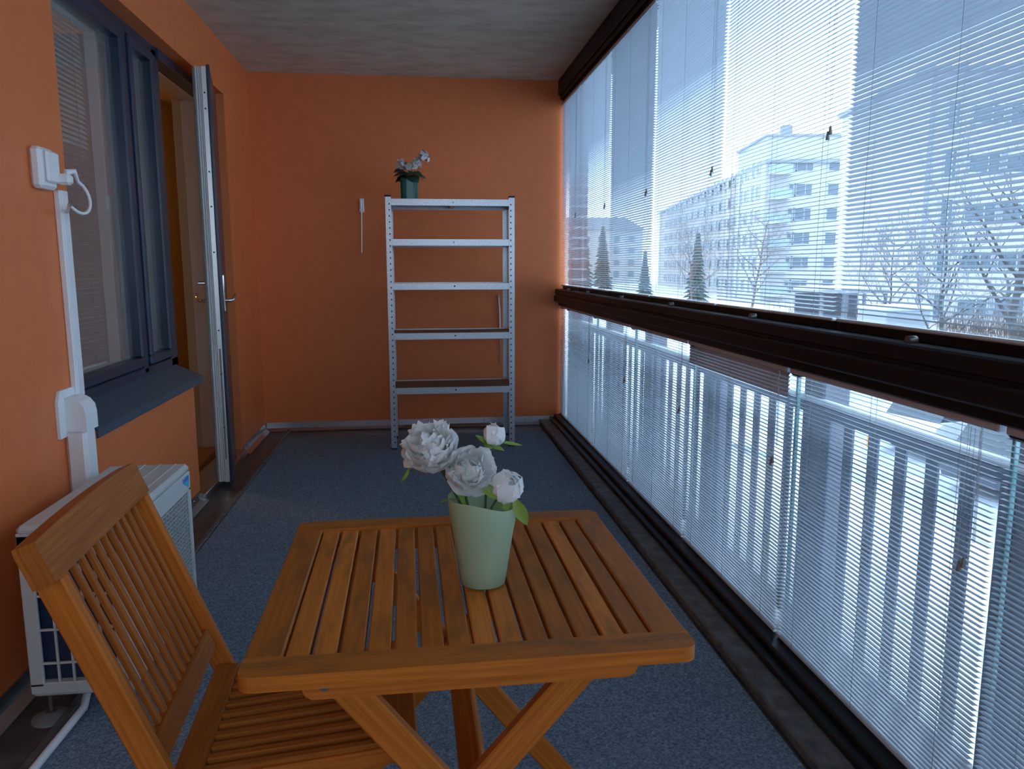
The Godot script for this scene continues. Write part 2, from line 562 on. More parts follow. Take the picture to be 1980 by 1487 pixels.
	# carpet
	var c := thing("carpet", "blue-grey speckled felt carpet covering the balcony floor", "carpet", Vector3(-0.02, 0, -2.05))
	part("felt", mb().box(Vector3(0, 0.003, 0), Vector3(1.90, 0.006, 7.14), 0.002), M.carpet_felt, c)

func window_and_door() -> void:
	# ---- window_1: fixed light and narrow vent, dark blue frame, set back from the wall face
	var w := structure("window_1", "dark blue framed window with a wide pane and a narrow vent", "window", Vector3(WL - 0.08, 0.70, -3.47))
	var zo := 3.47
	var yo := -0.70
	var fb := mb()
	# outer frame
	fb.box(Vector3(-0.022, 0.745 + yo, -3.49 + zo), Vector3(0.044, 0.06, 1.35), 0.004)
	fb.box(Vector3(-0.022, 2.27 + yo, -3.49 + zo), Vector3(0.044, 0.05, 1.35), 0.004)
	fb.box(Vector3(-0.022, 1.5 + yo, -4.115 + zo), Vector3(0.044, 1.55, 0.10), 0.004)
	fb.box(Vector3(-0.022, 1.5 + yo, -2.83 + zo), Vector3(0.044, 1.55, 0.04), 0.004)
	fb.box(Vector3(-0.022, 1.5 + yo, -3.70 + zo), Vector3(0.044, 1.5, 0.05), 0.004)
	part("outer_frame", fb, M.frame_blue, w)
	part("inner_frame", mb().box(Vector3(-0.14, 1.5 + yo, -4.105 + zo), Vector3(0.18, 1.55, 0.05), 0.004).box(Vector3(-0.10, 0.745 + yo, -3.45 + zo), Vector3(0.11, 0.05, 1.25), 0.004).box(Vector3(-0.10, 2.27 + yo, -3.45 + zo), Vector3(0.11, 0.05, 1.25), 0.004), M.white_frame, w)
	for s in [[-3.665, -2.85, 0.045], [-4.06, -3.735, 0.040]]:
		var b := mb()
		var za: float = s[0] + zo
		var zb: float = s[1] + zo
		var t: float = s[2]
		var ya := 0.782 + yo
		var yb := 2.245 + yo
		var zc := (za + zb) * 0.5
		b.box(Vector3(-0.018, ya + t * 0.5, zc), Vector3(0.06, t, zb - za), 0.007)
		b.box(Vector3(-0.018, yb - t * 0.5, zc), Vector3(0.06, t, zb - za), 0.007)
		b.box(Vector3(-0.018, (ya + yb) * 0.5, za + t * 0.5), Vector3(0.06, yb - ya - t * 2.0, t), 0.007)
		b.box(Vector3(-0.018, (ya + yb) * 0.5, zb - t * 0.5), Vector3(0.06, yb - ya - t * 2.0, t), 0.007)
		var sash := part("sash", b, M.frame_blue, w)
		part("pane", mb().box(Vector3(-0.03, (ya + yb) * 0.5, zc), Vector3(0.004, yb - ya - t * 2.0, zb - za - t * 2.0)), M.glass, sash)
		# white edge of the inner sash behind
		part("inner_sash", mb().box(Vector3(-0.12, (ya + yb) * 0.5, za + 0.005), Vector3(0.05, yb - ya, 0.03), 0.004).box(Vector3(-0.12, ya, zc), Vector3(0.05, 0.05, zb - za), 0.004).box(Vector3(-0.12, yb, zc), Vector3(0.05, 0.05, zb - za), 0.004), M.white_frame, sash)
	part("handle", mb().box(Vector3(-0.0, 1.02 + yo, -3.765 + zo), Vector3(0.02, 0.03, 0.012), 0.003), M.frame_blue, w)
	part("lining", mb().box(Vector3(-0.44, 1.52 + yo, -4.10 + zo), Vector3(0.44, 1.62, 0.03), 0.003), M.white_lining, w)
	part("inner_board", mb().box(Vector3(-0.30, 0.76 + yo, -3.45 + zo), Vector3(0.36, 0.03, 1.3), 0.004), M.white_lining, w)
	# sloping sill of folded sheet
	var pl := PackedVector2Array([Vector2(0.0, 0.735 + yo), Vector2(0.128, 0.672 + yo), Vector2(0.128, 0.640 + yo), Vector2(0.122, 0.640 + yo), Vector2(0.122, 0.664 + yo), Vector2(0.0, 0.725 + yo)])
	part("sill", mb().prism(pl, 1.34, Transform3D(Basis.IDENTITY, Vector3(0, 0, -4.125 + zo))), M.sill_sheet, w)
	# inner venetian blind
	var bz := -3.18
	var ib := thing("window_blind", "narrow slatted blind hanging inside the dark blue framed window", "blind", Vector3(WL - 0.205, 0.80, bz))
	var hw := 0.36
	part("head_rail", mb().box(Vector3(0, 1.44, 0), Vector3(0.03, 0.03, hw * 2), 0.003), M.white_lining, ib)
	part("bottom_rail", mb().box(Vector3(0, 0.02, 0), Vector3(0.026, 0.012, hw * 2), 0.003), M.white_lining, ib)
	var sl := slat_mesh(hw * 2, 0.025, 0.0025)
	for k in 69:
		var s := part("slat", sl, M.inner_slat, ib, Vector3(0, 0.04 + k * 0.0202, 0))
		s.rotation.z = deg_to_rad(6.0 if k < 44 else -48.0)
	for q in [-0.27, 0.0, 0.27]:
		part("ladder_cord", mb().rod(Vector3(0.012, 0.02, q), Vector3(0.012, 1.43, q), 0.0012, 5), M.cord, ib)

	# ---- door_1
	var d := structure("door_1", "balcony door standing ajar with a white edge and blue outer face", "door", Vector3(WL, 0, -4.63))
	var f := mb()
	f.box(Vector3(-0.11, 1.15, -0.495), Vector3(0.09, 2.27, 0.05), 0.004)
	f.box(Vector3(-0.11, 2.265, 0.0), Vector3(0.09, 0.05, 1.0), 0.004)
	part("frame", f, M.frame_blue, d)
	part("inner_frame", mb().box(Vector3(-0.20, 1.15, 0.49), Vector3(0.10, 2.25, 0.03), 0.003).box(Vector3(-0.20, 2.262, 0.0), Vector3(0.10, 0.05, 1.0), 0.003).box(Vector3(-0.2, 1.15, -0.5), Vector3(0.10, 2.25, 0.03), 0.003), M.white_frame, d)
	part("lining", mb().box(Vector3(-0.21, 1.15, -0.508), Vector3(0.19, 2.25, 0.012), 0.002).box(Vector3(-0.21, 1.15, 0.506), Vector3(0.19, 2.25, 0.012), 0.002), M.cream_wall, d)
	# leaf: hinge near (-1.26, -5.22), free edge near (-1.09, -4.35)
	var leaf := Node3D.new()
	leaf.name = "leaf"
	d.add_child(leaf)
	leaf.position = Vector3(-1.272 - WL, 0.03, -5.20 + 4.63)
	leaf.rotation.y = atan2(0.176, 0.85)     # +z of the leaf points to its free edge
	var LL := 0.868
	part("core", mb().box(Vector3(0.0, 1.12, LL * 0.5), Vector3(0.060, 2.22, LL - 0.004), 0.003), M.white_frame, leaf)
	part("outer_face", mb().box(Vector3(0.040, 1.12, LL * 0.5 + 0.004), Vector3(0.016, 2.245, LL + 0.012), 0.004), M.frame_blue, leaf)
	part("edge_profile", mb().box(Vector3(0.018, 1.12, LL + 0.003), Vector3(0.026, 2.225, 0.012), 0.002), M.aluminium, leaf)
	for q in [-0.022, -0.010, 0.0]:
		part("edge_rib", mb().box(Vector3(q, 1.12, LL + 0.002), Vector3(0.006, 2.22, 0.010), 0.002), M.white_frame, leaf)
	part("seal", mb().box(Vector3(-0.034, 1.12, LL - 0.006), Vector3(0.008, 2.2, 0.012), 0.003), M.grey_rubber, leaf)
	for y in [0.32, 0.62, 0.86, 1.28, 1.52, 1.70, 2.02, 2.10]:
		part("screw", mb().box(Vector3(0.018, y, LL + 0.0095), Vector3(0.008, 0.008, 0.003), 0.001), M.dark_gap, leaf)
	part("strike_plate", mb().box(Vector3(0.018, 0.45, LL + 0.0092), Vector3(0.010, 0.62, 0.002)), M.grey_rubber, leaf)
	for sg in [1.0, -1.0]:
		var xo: float = 0.048 if sg > 0 else -0.030
		part("handle_plate", mb().box(Vector3(xo + sg * 0.006, 1.06, LL - 0.06), Vector3(0.010, 0.20, 0.035), 0.003), M.chrome, leaf)
		part("handle", mb().tube([Vector3(xo + sg * 0.01, 1.02, LL - 0.06), Vector3(xo + sg * 0.040, 1.02, LL - 0.06), Vector3(xo + sg * 0.052, 1.025, LL - 0.075), Vector3(xo + sg * 0.062, 1.045, LL - 0.10), Vector3(xo + sg * 0.064, 1.05, LL - 0.17)], [0.010, 0.009, 0.009, 0.008, 0.008], 10), M.chrome, leaf)
		if sg < 0:
			part("thumb_turn", mb().rod(Vector3(xo + sg * 0.006, 1.115, LL - 0.06), Vector3(xo + sg * 0.045, 1.115, LL - 0.06), 0.011, 12), M.chrome, leaf)

func slat_mesh(length: float, width: float, sag: float) -> ArrayMesh:
	# shallow arched strip lying in x, long in z, crown up
	var b := MB.new()
	var th := 0.0003
	var seg := 3
	var up := []
	for i in seg + 1:
		var x := (float(i) / seg - 0.5) * width
		var y := sag * (1.0 - pow(2.0 * x / width, 2.0))
		up.append(Vector2(x, y))
	var hz := length * 0.5
	for i in seg:
		var a: Vector2 = up[i]
		var c: Vector2 = up[i + 1]
		var nr := Vector3(-(c.y - a.y), c.x - a.x, 0).normalized()
		b.face([Vector3(a.x, a.y, -hz), Vector3(c.x, c.y, -hz), Vector3(c.x, c.y, hz), Vector3(a.x, a.y, hz)], nr, [Vector2(0, 0), Vector2(0, 1), Vector2(1, 1), Vector2(1, 0)])
		b.face([Vector3(a.x, a.y - th, -hz), Vector3(c.x, c.y - th, -hz), Vector3(c.x, c.y - th, hz), Vector3(a.x, a.y - th, hz)], -nr, [Vector2(0, 0), Vector2(0, 1), Vector2(1, 1), Vector2(1, 0)])
	for e in [0, seg]:
		var a: Vector2 = up[e]
		b.face([Vector3(a.x, a.y, -hz), Vector3(a.x, a.y - th, -hz), Vector3(a.x, a.y - th, hz), Vector3(a.x, a.y, hz)], Vector3(-1 if e == 0 else 1, 0, 0), [Vector2(0, 0), Vector2(0, 1), Vector2(1, 1), Vector2(1, 0)])
	return b.put()

const UP := [-5.88, -5.246, -4.412, -3.585, -2.757, -1.928, -1.10, -0.27, 0.56, 1.58]
const LO := [-5.88, -5.64, -4.77, -3.90, -3.03, -2.16, -1.305, -0.45, 0.41, 1.58]

func glazing() -> void:
	# guide rails
	var t := structure("trim_4", "dark brown upper guide rail of the balcony glazing", "rail", Vector3(1.12, 2.43, -2.15))
	part("rail", mb().box(Vector3(0.0, 0.115, 0), Vector3(0.094, 0.11, 7.48), 0.004).box(Vector3(0.005, 0.045, 0), Vector3(0.075, 0.03, 7.48), 0.003).box(Vector3(0.012, 0.012, 0), Vector3(0.05, 0.04, 7.48), 0.003), M.rail_brown, t)
	var r := structure("trim_5", "dark brown handrail profile between upper and lower glazing", "rail", Vector3(1.10, 0.95, -2.15))
	part("upper_profile", mb().box(Vector3(0.0, 0.092, 0), Vector3(0.085, 0.040, 7.48), 0.005), M.rail_brown, r)
	part("groove", mb().box(Vector3(0.008, 0.068, 0), Vector3(0.075, 0.012, 7.48)), M.rail_black, r)
	part("middle_profile", mb().box(Vector3(-0.004, 0.040, 0), Vector3(0.092, 0.048, 7.48), 0.006), M.rail_brown, r)
	part("lower_profile", mb().box(Vector3(0.016, 0.002, 0), Vector3(0.06, 0.036, 7.48), 0.004), M.rail_brown, r)
	var s := structure("trim_6", "black bottom rail of the glazing on the kerb", "rail", Vector3(1.08, 0.038, -2.15))
	part("inner_profile", mb().box(Vector3(-0.042, 0.010, 0), Vector3(0.034, 0.020, 7.48), 0.004), M.rail_black, s)
	part("outer_profile", mb().box(Vector3(0.015, 0.021, 0), Vector3(0.08, 0.042, 7.48), 0.006), M.rail_black, s)
	# panes
	var nr := 2
	for row in 2:
		var e: Array = UP if row == 0 else LO
		for i in e.size() - 1:
			var za: float = e[i]
			var zb: float = e[i + 1]
			var ya := 1.062 if row == 0 else 0.07
			var yb := 2.44 if row == 0 else 0.945
			var w := structure("window_%d" % nr, ("frameless glass panel of the upper balcony glazing, number %d from the back wall" if row == 0 else "frameless glass panel of the lower balcony glazing, number %d from the back wall") % (i + 1), "window", Vector3(GR, ya, (za + zb) * 0.5))
			nr += 1
			var wd := zb - za - 0.006
			part("pane", mb().box(Vector3(0, (yb - ya) * 0.5, 0), Vector3(0.006, yb - ya, wd)), M.glass, w)
			if row == 0:
				part("bottom_profile", mb().box(Vector3(-0.006, 0.012, 0), Vector3(0.026, 0.028, wd), 0.003), M.rail_brown, w)
				part("roller", mb().tube([Vector3(-0.046, 0.004, -wd * 0.5 + 0.33), Vector3(-0.026, 0.004, -wd * 0.5 + 0.33)], [0.011, 0.011], 12), M.bolt_steel, w)
				part("hinge", mb().lathe([Vector2(0, 0.004), Vector2(0.008, 0.003), Vector2(0.010, 0)], 10), M.plastic_black, w, Vector3(-0.004, yb - ya - 0.05, -wd * 0.5 + 0.03)).rotation.z = PI / 2
			else:
				part("edge_seal", mb().box(Vector3(0.004, (yb - ya) * 0.5, wd * 0.5 - 0.006), Vector3(0.012, yb - ya, 0.010), 0.002), M.glass_edge, w)
				part("clamp", mb().box(Vector3(-0.022, yb - ya - 0.01, -wd * 0.5 + 0.03), Vector3(0.02, 0.05, 0.05), 0.004), M.rail_black, w)

func blind(called_label: String, za: float, zb: float, ya: float, yb: float, tilt: float, wand: bool, dark_top := 0, cords := true) -> void:
	var o := thing("venetian_blind", called_label, "blind", Vector3(BL, ya, (za + zb) * 0.5), 0.0, "slatted blinds of the balcony glazing")
	var ln := zb - za - 0.018
	var hgt := yb - ya
	var pitch := 0.0119
	var cnt := int((hgt - 0.030) / pitch)
	var sl := slat_mesh(ln, 0.016, 0.0013)
	part("head_rail", mb().box(Vector3(0, hgt - 0.009, 0), Vector3(0.020, 0.018, ln), 0.003), M.blind_rail, o)
	part("bottom_rail", mb().box(Vector3(0, 0.005, 0), Vector3(0.016, 0.009, ln), 0.003), M.blind_rail, o)
	var r := RandomNumberGenerator.new()
	r.seed = int(za * 1000.0) + 77
	for k in cnt:
		var s := part("slat", sl, M.blind_slat, o, Vector3(0, hgt - 0.026 - k * pitch, 0))
		s.rotation.z = deg_to_rad(tilt + r.randf_range(-0.7, 0.7))
		if k < dark_top:
			s.rotation.z = deg_to_rad(62.0)
	var nc := 3 if ln > 0.5 else 2
	for q in nc:
		var z := lerpf(-ln * 0.5 + 0.10, ln * 0.5 - 0.10, q / float(nc - 1))
		part("ladder_cord", mb().rod(Vector3(-0.0078, 0.008, z), Vector3(-0.0078, hgt - 0.018, z), 0.0006, 4).rod(Vector3(0.0078, 0.008, z), Vector3(0.0078, hgt - 0.018, z), 0.0006, 4), M.cord, o)
	if cords:
		var zc := ln * 0.5 - 0.055
		var lc := hgt * (0.62 if hgt > 1.0 else 0.34)
		for q in 2:
			var ze := zc - q * 0.012
			var le := lc + q * 0.012
			part("pull_cord", mb().rod(Vector3(-0.013, hgt - 0.02, ze), Vector3(-0.013, hgt - le, ze), 0.0005, 4), M.cord, o)
			part("tassel", mb().lathe([Vector2(0.0, 0.0), Vector2(0.0025, 0.0), Vector2(0.0055, -0.022), Vector2(0.0, -0.0225)], 8), M.tassel, o, Vector3(-0.013, hgt - le, ze))
	if wand:
		var zw := ln * 0.5 - 0.035
		part("tilt_wand", mb().tube([Vector3(-0.014, hgt - 0.012, zw), Vector3(-0.016, hgt - 0.03, zw), Vector3(-0.014, hgt - 0.25, zw + 0.004)], [0.0014, 0.0028, 0.0028], 6), M.wand, o)

func blinds() -> void:
	var ut := [-5.0, -2.0, -20.0, -3.0, 14.0, -18.0, -10.0, -8.0, -8.0]
	var un := ["narrow white slatted upper blind in the corner beside the brick pier", "white upper blind, second from the back wall, open near its foot", "closed blue-grey upper blind, third from the back wall", "upper blind, fourth from the back wall, closed only near its top", "wide open upper blind with thin bright slats before the far block", "upper blind at the right, shut at the top, before the bare tree", "upper blind just out of view beside the viewer", "upper blind behind the viewer, next to the last one", "last upper blind behind the viewer at the glazed end"]
	for i in UP.size() - 1:
		blind(un[i], UP[i], UP[i + 1], 1.085, 2.435, ut[i], false)
	var lt := [-9.0, -9.0, -9.0, -10.0, -13.0, -13.0, -11.0, -10.0, -10.0]
	var ln := ["narrow lower blind filling the corner at the back wall", "lower blind, second from the back wall, under the handrail", "lower blind, third from the back wall, under the handrail", "lower blind with a pale wand, next to the one with dark top slats", "lower blind whose top slats are gathered dark, right of the flowers", "lower blind at the right with a clear hanging wand before the railing", "lower blind at the right edge of the picture beside the viewer", "lower blind behind the viewer, next to the last one", "last lower blind behind the viewer at the glazed end"]
	for i in LO.size() - 1:
		blind(ln[i], LO[i], LO[i + 1], 0.082, 0.934, lt[i], i > 0, 6 if i == 4 else 0, i > 0)

# ---------------------------------------------------------------- outside
func outside() -> void:
	# street level
	slab("floor_street", "snow covered yard and street below the balcony", "ground", [[Vector3(-200, GND - 1.0, -700), Vector3(700, GND, 120)]], M.snow)
	var road := structure("floor_road", "grey slushy roadway between the snow banks", "road", Vector3(20, GND, -40))
	part("surface", mb().box(Vector3(0, 0.01, 0), Vector3(7.0, 0.04, 260)), M.slush, road)
	road.rotation.y = -0.168
	var lot := structure("floor_lot", "grey slushy parking area below the balcony", "parking", Vector3(13.5, GND, -13))
	part("surface", mb().box(Vector3(0, 0.01, 0), Vector3(9.0, 0.04, 22)), M.slush, lot)
	# outer wall of the own building below and above, so the balcony stands on something
	slab("wall_below", "plastered outer wall of the own building under the balcony", "wall", [[Vector3(-4.6, GND, -8.0), Vector3(1.30, -0.25, NZ + 0.3)]], M.facade_cream)
	slab("wall_above", "plastered outer wall of the own building over the balcony", "wall", [[Vector3(-4.6, HC + 0.25, -8.0), Vector3(1.30, HC + 4.5, NZ + 0.3)]], M.facade_cream)

	# brick pier outside the end of the glazing
	var pier := thing("brick_pier", "dark brick pier standing outside the glazing by the back wall", "pier", Vector3(1.27, 0.0, -6.05))
	part("mortar_core", mb().box(Vector3(0, 1.3, 0), Vector3(0.118, 2.6, 0.118)), M.mortar, pier)
	var bm := mb().box(Vector3.ZERO, Vector3(0.124, 0.066, 0.124), 0.004).put()
	for k in 32:
		part("brick", bm, M["brick%d" % (rng.randi() % 3)], pier, Vector3(rng.randf_range(-0.001, 0.001), 0.045 + k * 0.0805, 0))

	# railing
	var rl := thing("railing", "blue-grey picket railing with flat bars outside the lower glazing", "railing", Vector3(1.25, 0.0, -2.6))
	part("top_rail", mb().box(Vector3(0, 0.785, 0.43), Vector3(0.035, 0.032, 7.5), 0.004), M.railing_blue, rl)
	part("bottom_rail", mb().box(Vector3(0, 0.055, 0.43), Vector3(0.03, 0.03, 7.5), 0.004), M.railing_blue, rl)
	var pk := mb().box(Vector3.ZERO, Vector3(0.010, 0.71, 0.044), 0.002).put()
	for k in 60:
		part("picket", pk, M.railing_blue, rl, Vector3(0, 0.42, 2.6 - 5.80 + 0.1235 * k + 0.029))
	var po := mb().box(Vector3.ZERO, Vector3(0.09, 1.15, 0.125), 0.006).put()
	for k in 9:
		part("post", po, M.post_grey, rl, Vector3(0.045, 0.575 - 0.2, 2.6 - 5.85 + 0.892 * k))
	var sn := thing("rail_snow", "thin ridge of snow lying along the railing top", "snow", Vector3(1.25, 0.8015, -2.6))
	part("ridge", mb().box(Vector3(0, 0.010, 0.43), Vector3(0.032, 0.020, 7.4), 0.008), M.snow, sn)

	long_block()
	near_block()
	opposite_block()
	# further low blocks at the street's end
	var fb := thing("far_house", "pale far house closing the street behind the spruces", "building", Vector3(46, GND, -205))
	part("wall", mb().box(Vector3(0, 7, 0), Vector3(26, 14, 12)), M.facade_cream, fb)
	part("roof", mb().prism(PackedVector2Array([Vector2(-13.5, 14), Vector2(13.5, 14), Vector2(8, 17), Vector2(-8, 17)]), 13, Transform3D(Basis.IDENTITY, Vector3(0, 0, -6.5))), M.facade_grey, fb)
	for fl in 4:
		for k in 6:
			part("window", mb().box(Vector3(-10 + 4 * k, 2.5 + 3 * fl, 6.02), Vector3(1.6, 1.5, 0.1)), M.far_window, fb)

	# shelter with a snowy flat roof
	var sh := thing("bike_shelter", "low shelter with a flat snow-covered roof before the hedge", "shelter", Vector3(19.2, GND, -33.2), 0.05)
	part("roof", mb().box(Vector3(0, 3.30, 0), Vector3(3.4, 0.12, 2.4), 0.02), M.facade_grey, sh)
	part("snow_cap", mb().box(Vector3(0, 3.44, 0), Vector3(3.4, 0.18, 2.4), 0.06), M.snow, sh)
	part("back_panel", mb().box(Vector3(0, 1.6, -1.1), Vector3(3.2, 3.2, 0.08), 0.01), M.car_paint_dark, sh)
	for q in [-1.55, -0.5, 0.5, 1.55]:
		part("post", mb().box(Vector3(q, 1.6, 1.05), Vector3(0.12, 3.25, 0.12), 0.01), M.post_grey, sh)
	var bn := thing("waste_hut", "small grey hut with snow on top beside the shelter", "hut", Vector3(16.8, GND, -25.5), 0.05)
	part("wall", mb().box(Vector3(0, 1.45, 0), Vector3(1.7, 2.9, 1.6), 0.03), M.facade_grey, bn)
	part("snow_cap", mb().box(Vector3(0, 2.98, 0), Vector3(1.8, 0.16, 1.7), 0.06), M.snow, bn)
	part("door", mb().box(Vector3(0, 1.05, 0.82), Vector3(0.9, 2.0, 0.05), 0.01), M.post_grey, bn)

	# trees
	tree("bare_tree", "large bare tree with arching branches at the right of the view", Vector3(16.1, GND, -19.0), 8.6, 5, 3, "bark", 0.16)
	tree("bare_tree", "young bare tree left of the large one, before the white block", Vector3(16.3, GND, -22.6), 6.2, 6, 9, "bark", 0.085)
	tree("bare_tree", "slender bare tree beside the waste hut", Vector3(18.6, GND, -28.6), 6.0, 6, 15, "bark", 0.07)
	tree("bare_tree", "light brown bare tree before the corner of the long block", Vector3(25.8, GND, -57.7), 8.5, 6, 21, "hedge_twig", 0.12)
	tree("bare_tree", "bare street tree before the long block, nearer to the spruces", Vector3(22.5, GND, -62.0), 8.0, 6, 33, "hedge_twig", 0.11)
	# hedge
	for hd in [[Vector3(21.5, GND, -37.0), 9.0, 3.0, "tall brown leafless hedge behind the bike shelter"], [Vector3(29.5, GND, -36.0), 6.0, 2.6, "brown leafless hedge before the white block"]]:
		var hg := thing("bare_hedge", hd[3], "hedge", hd[0], 0.1)
		var b := mb()
		var r := RandomNumberGenerator.new()
		r.seed = int(hd[1] * 10)
		for k in 520:
			var p := Vector3(r.randf_range(-0.5, 0.5) * hd[1], r.randf_range(0.0, 0.5) * hd[2], r.randf_range(-0.6, 0.6))
			var q: Vector3 = p + Vector3(r.randf_range(-0.5, 0.5), r.randf_range(0.5, 1.0) * hd[2] * 0.62, r.randf_range(-0.4, 0.4))
			b.tube([p, q], [0.020, 0.006], 3, false)
		var tw := part("twigs", b, M.hedge_twig, hg)
		tw.set_meta("kind", "stuff")
	# spruces
	var k2 := 0
	for sp in [[27.0, -124.0, 11.0], [31.5, -128.0, 8.5], [24.0, -112.0, 9.5], [27.3, -73.3, 7.8], [23.6, -78.5, 6.2], [34.0, -140.0, 12.0]]:
		var tr := thing("spruce", ["tall dark spruce at the end of the street, leftmost of the row", "short spruce between two taller ones down the street", "dark spruce in front at the far end of the street", "dark green spruce before the long block", "smaller spruce just left of the one before the long block", "farthest spruce of the row at the street's end"][k2], "tree", Vector3(sp[0], GND, sp[1]), k2 * 1.0)
		k2 += 1
		part("trunk", mb().tube([Vector3.ZERO, Vector3(0, sp[2] * 0.9, 0)], [0.18, 0.03], 6), M.bark, tr)
		var fb2 := mb()
		var rr := RandomNumberGenerator.new()
		rr.seed = k2
		for q in 16:
			var y0: float = lerpf(0.08, 0.92, q / 15.0) * sp[2]
			var rad: float = lerpf(0.24, 0.03, q / 15.0) * sp[2] * 0.85
			for a in 11:
				var an := TAU * a / 11.0 + q * 0.7 + rr.randf() * 0.3
				var l := rad * rr.randf_range(0.75, 1.1)
				fb2.tube([Vector3(0, y0 + 0.05 * sp[2], 0), Vector3(cos(an) * l * 0.5, y0 + 0.02 * sp[2], sin(an) * l * 0.5), Vector3(cos(an) * l, y0 - 0.015 * sp[2], sin(an) * l)], [0.02 * sp[2], 0.022 * sp[2], 0.004], 5, false)
		part("foliage", fb2, M.conifer, tr)
	# cars on the parking area
	car(Vector3(12.0, GND + 0.03, -10.2), 0.22, M.car_paint_blue, "blue parked car with snow on its roof below the balcony")
	car(Vector3(12.6, GND + 0.03, -13.4), 0.22, M.car_paint_dark, "dark parked car between the blue and the white one")
	car(Vector3(13.2, GND + 0.03, -16.6), 0.22, M.car_paint_white, "white parked car with snow on its roof, farther down the lot")
	car(Vector3(11.2, GND + 0.03, -7.0), 0.22, M.car_paint_white, "white parked car nearest to the balcony")
	var sg := thing("road_sign", "small orange and white sign on a pole in the yard", "sign", Vector3(8.9, GND, -13.9))
	part("pole", mb().rod(Vector3.ZERO, Vector3(0, 1.15, 0), 0.03, 8), M.post_grey, sg)
	part("panel", mb().box(Vector3(0, 1.0, 0.04), Vector3(0.28, 0.22, 0.02), 0.004), M.sign_orange, sg)
	# snow banks along the road
	for k in 3:
		var bk := thing("snow_bank", ["low snow bank nearest to the balcony beside the parking area", "long snow bank beside the parked cars", "snow bank along the road before the long block"][k], "snow", [Vector3(7.2, GND, -7.5), Vector3(7.6, GND, -19), Vector3(19.5, GND, -50)][k], 0.15 * k)
		var bs := mb()
		var sc := Vector3([1.2, 1.2, 1.6][k], [0.5, 0.6, 0.7][k], [3.0, 3.5, 4.0][k])
		var fnz := FastNoiseLite.new()
		fnz.seed = k
		fnz.frequency = 0.35
		bs.grid(9, 25, func(i: int, j: int):
			var th := PI * 0.5 * i / 8.0
			var a := -TAU * j / 24.0
			var dir := Vector3(cos(a) * cos(th), sin(th), sin(a) * cos(th))
			return dir * sc * (1.0 + 0.25 * fnz.get_noise_3dv(dir * 5.0)), true)
		part("heap", bs, M.snow, bk)

func facade_windows(o: Node3D, origin: Vector3, along: Vector3, out: Vector3, cols: Array, rows: Array, w: float, h: float) -> void:
	# windows set in a facade: frame and pane, shared meshes
	var y := Vector3.UP
	var xf := Basis(along, y, out)
	var fr := mb().box(Vector3(0, h * 0.5 - 0.04, 0), Vector3(w, 0.08, 0.10)).box(Vector3(0, -h * 0.5 + 0.04, 0), Vector3(w, 0.08, 0.14)).box(Vector3(-w * 0.5 + 0.04, 0, 0), Vector3(0.08, h, 0.10)).box(Vector3(w * 0.5 - 0.04, 0, 0), Vector3(0.08, h, 0.10)).box(Vector3(w * 0.12, 0, 0), Vector3(0.07, h, 0.08)).put()
	var pn := mb().box(Vector3(0, 0, -0.01), Vector3(w - 0.1, h - 0.1, 0.04)).put()
	for r in rows:
		for c in cols:
			var f := part("window", fr, M.far_frame, o)
			f.transform = Transform3D(xf, origin + along * c + y * r + out * 0.03)
			part("pane", pn, M.far_window, f)

